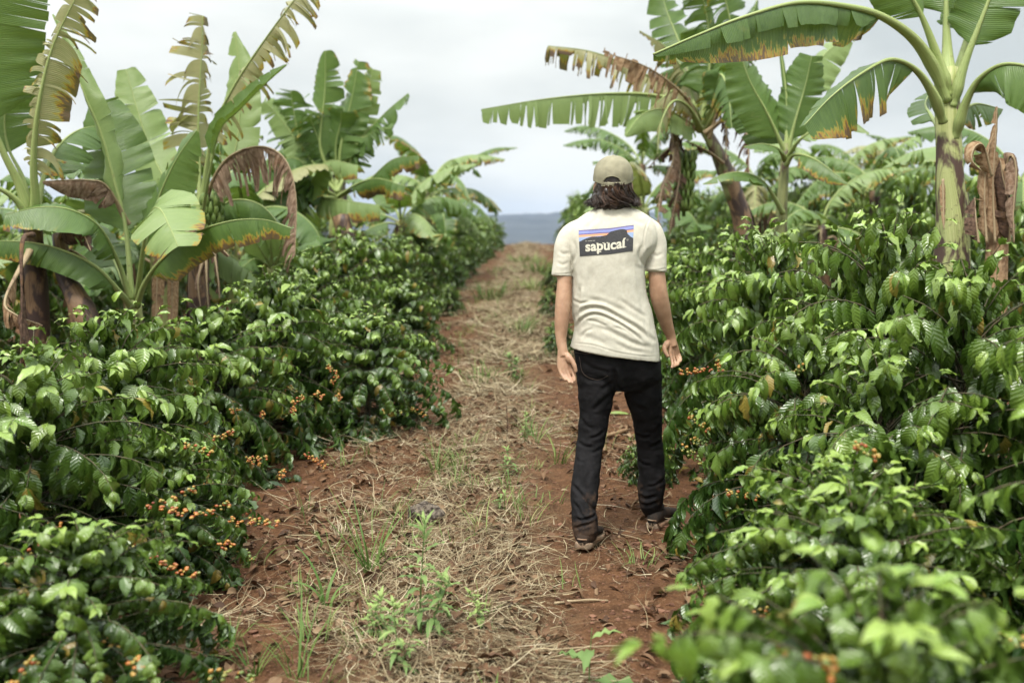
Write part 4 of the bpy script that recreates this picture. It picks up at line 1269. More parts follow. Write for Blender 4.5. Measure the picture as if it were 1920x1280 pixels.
# --- leaning plant with the fruit bunch behind the man
t = thing("banana_plant", "leaning banana plant with a hanging green bunch and ragged leaves behind the man", "banana plant", PY(1402, 560, 10.6), 0, GR)
t.location.z = gzp(t.location.x, t.location.y)
banana_stem(t, [t.location + V(0, 0, -.05), P(1398, 450, 10.6), P(1376, 360, 10.6), P(1362, 320, 10.6)], .14, .095, M_STEMBR, 16, 140, 16, 6)
banana_stem(t, [P(1378, 372, 10.6), P(1352, 300, 10.6), P(1322, 245, 10.6), P(1305, 215, 10.6)], .095, .05, M_STEMOL, 16, 141, 14, 3, name="upper_stem")
LF = [
    (((1318, 245, 10.7), (1360, 150, 10.9), (1395, 70, 11.0), (1420, 0, 11.1)), .30, (-.3, -1, .2), dict(tears=20, gap=.4, dl=.3, dr=.4, curl=.5, tint=.0, grav=.2)),
    (((1318, 245, 10.8), (1310, 150, 11.0), (1280, 90, 11.1), (1262, 70, 11.2)), .32, (.1, -1, .2), dict(tears=18, gap=.4, dl=.3, dr=.4, curl=.5, tint=.05, burn=.2, grav=.3)),
    (((1322, 250, 10.4), (1375, 215, 10.2), (1400, 250, 10.1), (1405, 330, 10.0)), .22, (.3, -1, .2), dict(tears=26, gap=.5, dl=.6, dr=.6, curl=.7, tint=.1, mat=M_DEADDK, rib=M_RIBDRY, grav=.7, ragged=.3)),
    (((1312, 240, 10.3), (1290, 200, 9.9), (1262, 190, 9.7), (1240, 230, 9.6), (1232, 290, 9.55)), .20, (0, -.7, .7), dict(tears=26, gap=.5, dl=.8, dr=.8, curl=.7, tint=.5, mat=M_BANYEL, burn=.4, grav=.9, ragged=.3)),
    # midrib points, width, normal, kwargs
    (((1310, 235, 10.6), (1280, 195, 10.3), (1220, 178, 10.0), (1130, 176, 9.8), (1020, 186, 9.6), (903, 205, 9.5)), .34, (0, -.4, 1), dict(tears=26, gap=.45, dl=.9, dr=.2, wr=.3, curl=.6, tint=.7, mat=M_BANPALE, grav=.5, tip=.6)),
    (((1310, 235, 10.6), (1275, 175, 10.4), (1220, 145, 10.2), (1160, 115, 10.1), (1100, 95, 10.0), (1028, 86, 9.9)), .34, (0, -.3, 1), dict(tears=36, gap=.55, dl=.7, dr=.5, curl=.8, tint=.7, mat=M_BANYEL, burn=.3, burntip=.5, grav=.8, ragged=.25, tip=.3)),
    (((1310, 240, 10.5), (1290, 190, 10.0), (1250, 150, 9.7), (1200, 120, 9.5), (1130, 98, 9.4)), .30, (0, -.3, 1), dict(tears=44, gap=.65, dl=1, dr=1, curl=.8, tint=.9, mat=M_DEADTAN, rib=M_RIBDRY, grav=1.2, ragged=.35, tip=.3)),
    (((1310, 240, 10.6), (1290, 150, 10.7), (1250, 90, 10.7), (1200, 58, 10.6)), .28, (-.2, -.7, .6), dict(tears=22, gap=.5, dl=.4, dr=.5, curl=.6, tint=.5, mat=M_BANYEL, burn=.3, grav=.4, ragged=.2)),
    (((1315, 240, 10.6), (1330, 130, 10.5), (1325, 30, 10.4), (1300, -60, 10.2)), .34, (.1, -1, .1), dict(tears=16, gap=.3, dl=.2, dr=.3, curl=.5, tint=.05, grav=.1)),
    (((1315, 240, 10.6), (1345, 180, 10.4), (1372, 90, 10.3), (1360, 0, 10.2), (1330, -60, 10.1)), .36, (-.2, -1, .1), dict(tears=20, gap=.35, dl=.3, dr=.4, curl=.5, tint=.1, burn=.12, grav=.15)),
    (((1320, 250, 10.6), (1345, 200, 10.3), (1350, 140, 10.1), (1365, 170, 9.9), (1372, 240, 9.8)), .32, (0, -1, .2), dict(tears=18, gap=.4, dl=.5, dr=.5, curl=.6, tint=.0, burn=.2, grav=.3)),
    (((1312, 245, 10.6), (1285, 225, 10.2), (1245, 205, 9.9), (1205, 215, 9.7), (1172, 255, 9.6)), .27, (0, -.6, .9), dict(tears=5, gap=.1, dl=.5, dr=.4, curl=.5, tint=.6, mat=M_BANPALE)),
    (((1308, 225, 10.7), (1280, 100, 10.9), (1250, 20, 11), (1235, -40, 11)), .30, (.1, -1, .1), dict(tears=10, gap=.2, dl=.2, dr=.3, curl=.5, tint=.25)),
    (((1320, 245, 10.7), (1300, 200, 10.4), (1265, 170, 10.1), (1225, 200, 9.95), (1185, 235, 9.9)), .30, (0, -.5, .9), dict(tears=22, gap=.5, dl=.6, dr=.8, curl=.6, tint=.5, mat=M_BANYEL, burn=.3, grav=.7, ragged=.2)),
]
for k, (pp, ww, nr, kw) in enumerate(LF):
    kw = dict(kw)
    banana_leaf(t, pts3(*pp), ww, nr, seed=150 + k, start=kw.pop("start", .2), sd=.2, rb=.034, n=60, **kw)
for k, (pp, ww, mt) in enumerate([
        (((1300, 240, 10.4), (1265, 235, 10.2), (1262, 300, 10.1), (1240, 360, 10.05), (1232, 420, 10.0)), .20, M_DEAD),
        (((1300, 240, 10.4), (1270, 240, 10.3), (1275, 320, 10.25), (1262, 400, 10.2), (1255, 440, 10.2)), .20, M_DEADDK),
        (((1300, 245, 10.4), (1240, 290, 10.2), (1215, 315, 10.1)), .10, M_DEADDK),
        (((1355, 305, 10.5), (1330, 285, 10.3), (1300, 270, 10.2), (1280, 262, 10.15)), .06, M_DEADDK),
        (((1330, 260, 10.4), (1350, 200, 10.2), (1360, 230, 10.1), (1362, 300, 10.0)), .14, M_DEADDK)]):
    banana_leaf(t, pts3(*pp), ww, (-.3, -1, .1), seed=170 + k, start=.2, tears=26, gap=.6, dl=.4, dr=.5, curl=.8, sd=.4, mat=mt, rib=M_RIBDRY, grav=.5, ragged=.3, name="dead_leaf", rb=.022)
bunch(t, P(1284, 300, 10.35), .58, 6, .15, 8, .10)

# --- slim young plant
t = thing("banana_plant", "slim young banana plant with upright stalk leaves between the two larger ones", "banana plant", PY(1466, 560, 8.6), 0, GR)
t.location.z = gzp(t.location.x, t.location.y)
banana_stem(t, [t.location + V(0, 0, -.05), P(1464, 450, 8.6), P(1468, 350, 8.6), P(1474, 270, 8.6)], .080, .035, M_STEMOL, 14, 180, 18, 3)
for k, (pp, ww, nr, kw) in enumerate([
        (((1474, 290, 8.6), (1440, 215, 8.5), (1405, 150, 8.45), (1382, 80, 8.4)), .25, (.35, -1, .1), dict(tint=.35, tears=3, start=.15)),
        (((1474, 290, 8.7), (1445, 230, 8.8), (1410, 190, 8.85), (1378, 170, 8.9)), .30, (.2, -1, .2), dict(tint=.0, tears=2, start=.15)),
        (((1474, 290, 8.6), (1476, 200, 8.6), (1466, 110, 8.6), (1458, 60, 8.6)), .03, (0, -1, 0), dict(tint=.6, tears=0, start=.2)),
        (((1476, 290, 8.6), (1490, 230, 8.55), (1510, 160, 8.5), (1522, 105, 8.45)), .24, (-.1, -1, .1), dict(tint=.25, tears=2, start=.15, tip=.5)),
        (((1476, 290, 8.7), (1500, 200, 8.8), (1540, 110, 8.9), (1600, 62, 8.9)), .22, (-.2, -.7, .6), dict(tint=.85, tears=2, start=.45, mat=M_BANPALE)),
        (((1472, 300, 8.5), (1460, 280, 8.3), (1430, 270, 8.1), (1395, 275, 8.0)), .10, (0, -.4, 1), dict(tint=.5, tears=3)),
        (((1474, 300, 8.5), (1500, 262, 8.3), (1545, 235, 8.2), (1590, 225, 8.1), (1630, 250, 8.05)), .13, (0, -.4, 1), dict(tint=.8, tears=4, mat=M_BANPALE)),
        (((1468, 400, 8.5), (1435, 345, 8.3), (1400, 325, 8.15), (1360, 326, 8.05), (1318, 345, 8.0)), .11, (0, -.4, 1), dict(tint=.6, tears=4, burntip=.2)),
        (((1474, 310, 8.5), (1490, 290, 8.4), (1530, 300, 8.2), (1590, 345, 8.1)), .14, (0, -.5, 1), dict(tint=.5, tears=5, burnr=.3))]):
    banana_leaf(t, pts3(*pp), ww, nr, seed=181 + k, gap=.08, dl=.3, dr=.35, curl=.45, sd=.12, rb=.024, n=46, start=kw.pop("start", .3), **kw)

# --- further plants on the right
auto = [
    ("small banana plant with drooping fringed leaves just left of the man's head", (1190, 400, 19.0), 2.3, 10, 401, .13, 2.0, .30, 30, .5, .75, False),
    ("bright green banana plant just right of the man's cap", (1215, 400, 15.5), 1.5, 8, 402, .12, 1.4, .34, 8, .35, .7, False),
    ("banana plant with brown trunk in the gap left of the near green stem", (1655, 380, 15.0), 1.75, 11, 403, .13, 1.7, .30, 30, .5, .75, 3.6),
    ("pale banana plant right of the slim young plant", (1600, 380, 17.5), 1.9, 10, 404, .13, 1.7, .30, 24, .7, .7, False),
    ("low spreading banana plant behind the slim young plant", (1550, 380, 13.5), 1.25, 8, 405, .12, 1.5, .28, 18, .55, .5, False),
    ("banana plant at the right edge behind the dead brown trunk", (1915, 380, 11.5), 1.8, 10, 406, .13, 1.7, .30, 20, .45, .7, 3.3),
    ("distant banana plant between the leaning and the slim plants", (1420, 380, 18.0), 1.9, 10, 407, .13, 1.7, .30, 24, .4, .7, False),
    ("distant banana plant above the coffee rows left of the near green stem", (1720, 380, 21.0), 2.0, 10, 408, .13, 1.8, .30, 26, .4, .75, False),
    ("distant banana plant behind the brown trunked one", (1625, 380, 26.0), 2.2, 9, 410, .13, 1.8, .30, 26, .5, .7, False),
]
for (lab, (px, py, d), H, cn, sd_, r0, Ll, W, torn, tint, upr, bu) in auto:
    q = P(px, py, d)
    auto_banana("banana_plant", lab, (q.x, q.y, gzp(q.x, q.y)), H, cn, sd_, r0, (rngB.normal(0, .15), 0), Ll, W, torn, tint, GR, M_STEMBR if sd_ % 2 else None, upr, dead=2, bunch_at=bu, faded=.22)
# ------------------------------------------------------------ further coffee rows
for k, (x0, ya, yb, st, H, side) in enumerate([
        (4.7, 4.2, 33, 0.95, 1.45, "right"), (7.9, 6.5, 33, 1.0, 1.5, "right"), (11.1, 9.5, 33, 1.05, 1.55, "right"), (14.3, 12.5, 31, 1.1, 1.6, "right"),
        (-5.2, 5.0, 26, 1.05, 1.05, "left"), (-8.4, 8.5, 24, 1.1, 1.05, "left")]):
    nm = ["second", "third", "fourth", "fifth"][k % 4]
    row(x0, ya, yb, st, H * 1.2, lambda y: 1.0, "{} coffee bush from the camera in the " + nm + " row " + side + " of the path",
        "", f"coffee bushes in the {nm} row on the {side}", near_to=0, wid=1.15)
# ------------------------------------------------------------ what lies and grows on the path
rngG = np.random.default_rng(77)
M_STRAW = mat_tinted("dry_straw", [(0.0, (0.10, 0.055, 0.03)), (0.4, (0.19, 0.145, 0.085)), (0.75, (0.37, 0.31, 0.19)), (1.0, (0.54, 0.47, 0.34))], 0.8, 0.2)
M_LITTER = mat_tinted("dry_leaf_litter", [(0.0, (0.045, 0.025, 0.017)), (0.5, (0.14, 0.075, 0.04)), (0.85, (0.21, 0.14, 0.08)), (1.0, (0.30, 0.245, 0.165))], 0.75, 0.25)
M_GRASS = mat_tinted("path_grass", [(0.0, (0.05, 0.11, 0.02)), (0.5, (0.12, 0.20, 0.045)), (0.8, (0.24, 0.29, 0.09)), (1.0, (0.42, 0.37, 0.2))], 0.55, 0.3, tfac=0.25)
M_WEED = mat_tinted("weed_leaf", [(0.0, (0.07, 0.14, 0.035)), (0.6, (0.16, 0.25, 0.08)), (1.0, (0.30, 0.40, 0.13))], 0.55, 0.3, tfac=0.25)


def ribbons(base, az, Ln, w, bend, lift, rise, tint, nseg=5, roll=None, rng=rngG):
    """flat curved strips; arrays over strips. rise: start elevation angle"""
    n = len(base)
    t = np.linspace(0, 1, nseg + 1)
    dt = 1 / nseg
    a = az[:, None] + bend[:, None] * (t[None] - .5) * 2
    el = rise[:, None] - lift[:, None] * t[None]
    dx = np.cos(a) * np.cos(el); dy = np.sin(a) * np.cos(el); dz = np.sin(el)
    D = np.stack([dx, dy, dz], -1) * (Ln[:, None, None] * dt)
    Pp = np.cumsum(D, 1) - D
    Pp = Pp + base[:, None]
    side = np.stack([-np.sin(a), np.cos(a), np.zeros_like(a)], -1)
    if roll is not None:
        side = side * np.cos(roll)[:, None, None] + np.array([0, 0, 1.0]) * np.sin(roll)[:, None, None]
    ww = w[:, None] * (1 - 0.85 * t[None] ** 2) * 0.5
    v = np.stack([Pp - side * ww[..., None], Pp + side * ww[..., None]], 2)
    m = nseg + 1
    i = np.arange(nseg) * 2
    f = np.stack([i, i + 1, i + 3, i + 2], -1)
    F = (np.arange(n)[:, None, None] * (2 * m) + f[None]).reshape(-1, 4)
    c = np.repeat(np.stack([tint, tint * 0, tint * 0], -1), 2 * m, 0)
    return v.reshape(-1, 3), F, c


def straw_mask(x, y):
    p = np.stack([x * 1.6, y * 1.1, x * 0], -1)
    nse = fbm(p, 3, 31)
    c0 = -0.30 + 0.12 * np.sin(y * .7)
    m = np.exp(-(np.abs(x - c0) / 0.39) ** 3) * 1.10 + nse * 1.5
    return np.clip(m, 0.03, 1)


def scatter(n, y0, y1, power=1.0):
    out = []
    tot = 0
    while tot < n:
        u = rngG.random(n * 3)
        y = y0 * (y1 / y0) ** u if power else y0 + (y1 - y0) * u
        x = rngG.uniform(-1.35, 0.75, n * 3)
        k = rngG.random(n * 3) < straw_mask(x, y)
        out.append(np.stack([x[k], y[k]], -1)); tot += k.sum()
    return np.concatenate(out)[:n]


def build_straw():
    A = Acc()
    for (n, y0, y1, wm, lm, hmax) in ((17000, 2.0, 9.0, 1.0, 1.0, .035), (15000, 8.0, 38.0, 2.4, 1.8, .05)):
        xy = scatter(n, y0, y1)
        z = gz(xy[:, 0], xy[:, 1])
        base = np.column_stack([xy, z + rngG.random(n) ** 2 * hmax + 0.002])
        # tufts of straw share a direction
        cl = vnoise(np.column_stack([xy * 2.3, np.zeros(n)]), 3) * 9 + rngG.normal(0, .9, n)
        Ln = rngG.gamma(3.0, .042, n) * lm
        w = rngG.uniform(.0015, .0042, n) * wm
        tint = np.clip(rngG.beta(1.7, 1.8, n), 0, 1)
        v, f, c = ribbons(base, cl, np.clip(Ln, .03, .45), w, rngG.normal(0, .45, n), rngG.normal(.10, .3, n), rngG.normal(.10, .16, n), tint, roll=rngG.uniform(-.7, .7, n))
        v[:, 2] = np.maximum(v[:, 2], gz(v[:, 0], v[:, 1]) + .001)
        A.add(v, f, c=c)
    o = obj("dry_straw", A.mesh("dry_straw", M_STRAW))
    tag(o, "tangled dry straw lying along the middle of the path", kind="stuff")


build_straw()


def build_litter():
    n = 4200
    xy = scatter(n, 2.1, 16)
    ed = rngG.random(n) < .35
    xy[ed, 0] = np.where(rngG.random(ed.sum()) < .5, rngG.normal(-1.1, .2, ed.sum()), rngG.normal(.6, .2, ed.sum()))
    z = gz(xy[:, 0], xy[:, 1])
    base = np.column_stack([xy, z + .006 + rngG.random(n) * .02])
    az = rngG.uniform(0, 2 * PI, n)
    d = np.stack([np.cos(az), np.sin(az), rngG.uniform(-.05, .45, n)], -1)
    nr = np.column_stack([rngG.normal(0, .5, n), rngG.normal(0, .5, n), np.ones(n)])
    sz = rngG.uniform(.02, .085, n)
    t = np.column_stack([rngG.beta(2, 2, n), rngG.random(n), np.zeros(n), np.ones(n)])
    v, f, uv, c = leaf_batch(rngG, base, d, nr, sz, sz * rngG.uniform(.3, .6, n), rngG.uniform(.3, 2.0, n), rngG.uniform(.2, 1.0, n), rngG.uniform(.05, .2, n), t, 6, 5)
    v[:, 2] = np.maximum(v[:, 2], gz(v[:, 0], v[:, 1]) + .002)
    o = obj("leaf_litter", mesh_from("leaf_litter", v, f, M_LITTER, uv, c))
    tag(o, "curled brown dead leaves scattered over the soil", kind="stuff")


build_litter()


def build_crumbs():
    bm = bmesh.new()
    bmesh.ops.create_icosphere(bm, subdivisions=1, radius=1.0)
    sv = np.array([v.co[:] for v in bm.verts]); sf = np.array([[v.index for v in f.verts] for f in bm.faces])
    bm.free()
    n = 14000
    y = 1.9 * (10 / 1.9) ** rngG.random(n)
    x = rngG.uniform(-1.5, 1.0, n)
    r = rngG.gamma(1.6, .0022, n) + .0012
    z = gz(x, y)
    q = sv[None] * r[:, None, None] * rngG.uniform(.6, 1.3, (n, len(sv), 1)) * np.array([1.2, 1, .7]) + np.column_stack([x, y, z + r * .2])[:, None]
    F = (np.arange(n)[:, None, None] * len(sv) + sf[None]).reshape(-1, 3)
    m, nt, b, out = new_mat("soil_crumb")
    c = colattr(nt)
    L(nt, mixc(nt, c[0], (0.07, 0.028, 0.014), (0.20, 0.10, 0.06)), b.inputs["Base Color"])
    b.inputs["Roughness"].default_value = .95
    o = obj("soil_crumbs", mesh_from("soil_crumbs", q.reshape(-1, 3), F, m, None, np.repeat(np.column_stack([rngG.random(n)] * 3), len(sv), 0), False))
    tag(o, "loose crumbs of red soil on the path", kind="stuff")


build_crumbs()


def blades(n, spread, h, w, lean, tint, rng, tilt=0.0):
    a = rng.uniform(0, 2 * PI, n)
    r = spread * np.sqrt(rng.random(n))
    base = np.column_stack([np.cos(a) * r, np.sin(a) * r, np.zeros(n)])
    Ln = h * rng.uniform(.5, 1.15, n)
    return ribbons(base, a + rng.normal(0, .5, n), Ln, w * rng.uniform(.7, 1.3, n), rng.normal(0, .25, n), lean * rng.uniform(.3, 1.5, n), rng.uniform(.9, 1.45, n) - tilt, np.clip(rng.normal(tint, .15, n), 0, 1), 7,
                   roll=rng.uniform(-.3, .3, n))


def tuft(px, py, label, h=.25, n=26, w=.006, lean=1.2, spread=.04, tint=.45, seed=0, name="grass_tuft", cat="grass tuft", group="grass tufts on the path", mat=None, tilt=0.0):
    rng = np.random.default_rng(seed)
    # ground point under the pixel
    r = ray(px, py)
    d = 1.47 / max(.02, -r.z)
    for _ in range(12):
        q = Vector((0, 0, CAMH)) + r * d
        d = (CAMH - gzp(q.x, q.y)) / -r.z
    q = Vector((0, 0, CAMH)) + r * d
    A = Acc()
    v, f, c = blades(n, spread, h, w, lean, tint, rng, tilt)
    A.add(v, f, c=c)
    o = obj(name, A.mesh("grass_tuft", mat or M_GRASS), None, (q.x, q.y, gzp(q.x, q.y) - .003))
    tag(o, label, cat, group)
    return o


tuft(612, 1140, "small grass tuft with arching grey green blades on the bare soil at the lower left", .26, 9, .012, 1.9, .02, .45, 1)
tuft(695, 1075, "tall grass tuft leaning right, left of the tall weed", .40, 22, .009, .9, .03, .35, 2)
tuft(555, 1270, "thin upright grass blades at the bottom edge, left of the straw", .34, 7, .007, .5, .03, .4, 3)
tuft(475, 1262, "short grass tuft near the bottom left corner bushes", .17, 16, .006, .8, .03, .4, 4)
tuft(435, 1215, "tiny grass sprig at the foot of the near left bushes", .12, 9, .005, 1.0, .02, .5, 12)
tuft(640, 1010, "cut pale stubble tuft on the red soil left of the straw", .10, 40, .004, .5, .035, 1.0, 5, "stubble_tuft", "stubble", "grass tufts on the path", M_STRAW)
tuft(575, 985, "thin grass stem beside the left bushes behind the stubble", .20, 6, .005, .4, .015, .4, 6)
tuft(820, 885, "green grass tuft in the straw left of the man's knees", .24, 22, .006, .8, .05, .45, 7)
tuft(1000, 830, "loose grass tuft close to the left of the man's thigh", .30, 24, .006, 1.0, .07, .45, 8)
tuft(1045, 865, "grass tuft touching the man's trailing leg on its left", .26, 20, .006, 1.1, .06, .55, 9)
tuft(905, 715, "broad leafy grass patch in the middle of the path", .22, 50, .009, 1.2, .16, .45, 10)
tuft(975, 625, "bright round grass tuft half way along the path", .30, 70, .009, 1.0, .16, .35, 11)
tuft(918, 562, "tall bright grass tuft on the left half of the path, farther on", .42, 90, .013, .8, .24, .35, 13)
tuft(1010, 520, "far green grass patch near the crest of the path", .40, 90, .018, .9, .35, .4, 14)
tuft(1000, 545, "yellowish grass patch below the far green one", .30, 80, .016, .9, .35, .65, 15)
tuft(985, 492, "grass on the path just below the crest", .35, 80, .02, .9, .5, .5, 16)
tuft(858, 880, "sparse grass beside the straw left of the walking man", .20, 14, .006, 1.0, .05, .6, 17)
tuft(900, 1000, "few pale grass blades in the straw at the left of the trailing shoe", .20, 12, .005, 1.3, .05, .75, 18)


def build_grass():
    """thin new grass that comes up through the straw"""
    A = Acc()
    for k in range(300):
        y = 2.2 * (26 / 2.2) ** rngG.random()
        x = rngG.normal(-.32, .38)
        pp = np.array([[x * 1.2, y * .8, 4.0]])
        if vnoise(pp, 12)[0] < .52 and rngG.random() < .8: continue
        v, f, c = blades(int(rngG.integers(4, 16)), .06 * (1 + y * .05), rngG.uniform(.05, .16) * (1 + y * .03), .0035 * (1 + y * .07), 1.1, .55, rngG)
        A.add(v + np.array([x, y, gzp(x, y)]), f, c=c)
    o = obj("grass", A.mesh("grass", M_GRASS))
    tag(o, "thin new grass coming up through the straw", kind="stuff")


build_grass()


def weed(px, py, h, label, seed, nl=26, leaf=.10, w=.028, stem_r=.004, tint=.6, branches=2):
    rng = np.random.default_rng(seed)
    r = ray(px, py)
    d = 1.47 / -r.z
    q = Vector((0, 0, CAMH)) + r * d
    z = gzp(q.x, q.y)
    o = thing("weed_plant", label, "weed", (q.x, q.y, z), 0, "leafy weeds on the path")
    A = Acc()
    B, D, NN, Ls, Ti = [], [], [], [], []
    for b in range(branches + 1):
        hb = h * (1 if b == 0 else rng.uniform(.5, .85))
        a0 = rng.random() * 6.28
        off = np.array([math.cos(a0), math.sin(a0), 0]) * (0 if b == 0 else h * .22)
        st = spline([np.zeros(3) + off * .05, np.array([0, 0, hb * .4]) + off * .6, np.array([rng.normal(0, .02), rng.normal(0, .02), hb]) + off], 12)
        v, f, uv = tube(st, np.linspace(stem_r * (1 if b == 0 else .7), stem_r * .35, 12), 5)
        A.add(v, f, uv, np.tile([.45, 0, 0], (len(v), 1)))
        m = int(nl / (1 if b == 0 else 2))
        for k in range(m):
            q_ = .12 + .88 * (k / m) ** .8
            p = np.array([np.interp(q_, np.linspace(0, 1, 12), st[:, z_]) for z_ in range(3)])
            a = k * 2.4 + rng.normal(0, .3)
            el = .1 + 1.0 * q_ ** 3 + rng.normal(0, .15)
            for rep in range(1 if q_ < .85 else 2):
                B.append(p); D.append([math.cos(a + rep) * math.cos(el), math.sin(a + rep) * math.cos(el), math.sin(el)]); NN.append([-math.cos(a) * .4, -math.sin(a) * .4, 1])
                Ls.append(leaf * (1.1 - .55 * q_) * rng.uniform(.8, 1.2)); Ti.append([np.clip(.3 + .6 * q_ + rng.normal(0, .1), 0, 1) * tint / .6, rng.random(), 0, 1])
    obj("stem", A.mesh("weed_stem", M_WEED), o)
    n = len(B)
    Ls = np.array(Ls)
    v, f, uv, c = leaf_batch(rng, np.array(B), np.array(D, float), np.array(NN, float), Ls, Ls * (w / leaf) * 1.0, rng.uniform(.4, 1.3, n), rng.uniform(.1, .5, n), np.full(n, .22), np.clip(np.array(Ti), 0, 1), 9, 5, .9)
    obj("foliage", mesh_from("weed_foliage", v, f, M_WEED, uv, c), o)
    return o


weed(790, 1215, .42, "tallest weed with narrow toothed leaves standing in the foreground straw", 1, 26, .115, .024, .0040, .60, 2)
weed(745, 1290, .24, "bright low weed at the bottom edge below the tallest one", 2, 16, .09, .018, .0026, .65, 2)
weed(905, 1195, .13, "small pale weed right of the tallest one", 3, 16, .06, .018, .002, .9, 1)
weed(715, 1235, .16, "bushy low weed left of the tallest one at the bottom", 4, 20, .07, .022, .002, .7, 2)
weed(958, 905, .16, "small weed in the straw left of the trailing leg", 5, 18, .07, .02, .002, .6, 1)
weed(935, 965, .10, "tiny weed sprig in the straw, left of the trailing shoe", 6, 12, .05, .016, .002, .6, 1)
weed(1105, 1290, .20, "broad light green leaf sprout at the bottom edge of the path", 7, 4, .20, .055, .003, .6, 0)
weed(960, 735, .22, "leafy weed on the straw left of the man's elbow", 8, 30, .09, .03, .003, .45, 2)
weed(985, 850, .20, "thin weed behind the straw mound beside the man's knee", 9, 18, .07, .018, .002, .65, 1)


def ground_at(px, py):
    r = ray(px, py)
    d = 1.47 / max(.02, -r.z)
    for _ in range(12):
        q = Vector((0, 0, CAMH)) + r * d
        d = (CAMH - gzp(q.x, q.y)) / -r.z
    q = Vector((0, 0, CAMH)) + r * d
    return Vector((q.x, q.y, gzp(q.x, q.y)))


def stick(px, py, px2, py2, r, label, name="stick", bend=.03, mat=None, lift=0.0):
    a, b = ground_at(px, py), ground_at(px2, py2)
    m = a.lerp(b, .5) + Vector((bend, bend, r + lift))
    c = spline([a + V(0, 0, r), m, b + V(0, 0, r)], 14)
    rr = np.linspace(r, r * .6, 14) * (1 + .15 * rngG.normal(0, 1, 14))
    v, f, uv = tube(c - np.array(a), rr, 8)
    A = Acc(); A.add(v, f, uv)
    o = obj(name, A.mesh(name, mat or M_DEADTAN), None, a)
    tag(o, label, "stick")
    return o


stick(1128, 826, 1175, 818, .020, "short pale brown stick lying between the man's legs")
stick(1010, 1222, 1200, 1210, .004, "long thin straw coloured twig lying at the lower right of the path", bend=.01, mat=M_RIBDRY)
stick(1030, 1238, 1196, 1238, .004, "thin straw coloured twig below the long one at the lower right", bend=-.02, mat=M_RIBDRY)
stick(1150, 1000, 1240, 1030, .003, "very thin twig lying on the soil behind the trailing shoe", bend=.02, mat=M_RIBDRY)
stick(1040, 1133, 1140, 1128, .006, "crooked twig on the soil right of the foreground straw", bend=.02, mat=M_RIBDRY)
# thin dark upright stalk
a = ground_at(950, 828)
A = Acc(); v, f, uv = tube(spline([(0, 0, 0), (0.006, 0, .12), (-.004, 0, .25)], 8), np.linspace(.004, .002, 8), 5); A.add(v, f, uv)
tag(obj("dead_stalk", A.mesh("dead_stalk", M_DEADDK), None, a), "thin dark dead stalk standing upright in the path straw", "stalk")
# fallen leaf between the legs
a = ground_at(1162, 778)
rl = np.random.default_rng(5)
v, f, uv, c = leaf_batch(rl, np.array([[-.08, 0, .012]]), np.array([[1.0, .1, .02]]), np.array([[0, -.2, 1.0]]), np.array([.19]), np.array([.06]), np.array([.2]), np.array([.3]), np.array([.03]), np.array([[.6, .8, 0, 1]]), 10, 7)
tag(obj("fallen_leaf", mesh_from("fallen_leaf", v, f, M_COF, uv, c), None, a), "long green leaf fallen on the path behind the man's legs", "leaf")


def rot_stump(px, py, label):
    a = ground_at(px, py)
    bm = bmesh.new()
    bmesh.ops.create_icosphere(bm, subdivisions=5, radius=1)
    co = np.array([v.co[:] for v in bm.verts])
    n = fbm(co * 2.2, 5, 41)
    n2 = np.abs(fbm(co * np.array([9, 9, 3.0]), 3, 44))
    co = co * (1 + .55 * n - .35 * n2)[:, None] * np.array([.085, .075, .055]) + np.array([0, 0, .025])
    for v, q in zip(bm.verts, co): v.co = q
    me = bpy.data.meshes.new("rotten_clump"); bm.to_mesh(me); bm.free()
    for p in me.polygons: p.use_smooth = True
    me.materials.append(mat_simple("rotten_wood", (0.03, 0.022, 0.018), .95, (0.17, 0.14, 0.11), 38, .9, .01))
    tag(obj("rotten_clump", me, None, a), label, "wood clump")


rot_stump(797, 972, "grey and black rotten root clump lying on the straw left of the man")

# seedlings at the right edge of the path
for k, (px, py, s, lab) in enumerate([(1050, 668, .33, "small coffee seedling at the path edge left of the man's forearm"), (1030, 590, .30, "little dark coffee seedling farther up the path left of the man's sleeve"),
                                      (1035, 545, .36, "low coffee seedling at the right edge of the path near the crest"), (1215, 905, .26, "tiny coffee seedling between the man's shins"),
                                      (840, 590, .36, "low coffee seedling in front of the left row half way up the path")]):
    a = ground_at(px, py)
    o = bush(a.x, a.y, 1.2 * s, lab, None, True, k, k * 1.7, s)
    o.name = "coffee_seedling"
    o["category"] = "seedling"
# ------------------------------------------------------------ the walking man
def project(p):
    """world points (N,3) -> photo pixels (N,2)"""
    q = np.asarray(p, float) - np.array([0, 0, CAMH])
    d = q @ np.array(CF)
    return np.stack([960 + FPX * (q @ np.array(CR)) / d, 640 - FPX * (q @ np.array(CU)) / d], -1)


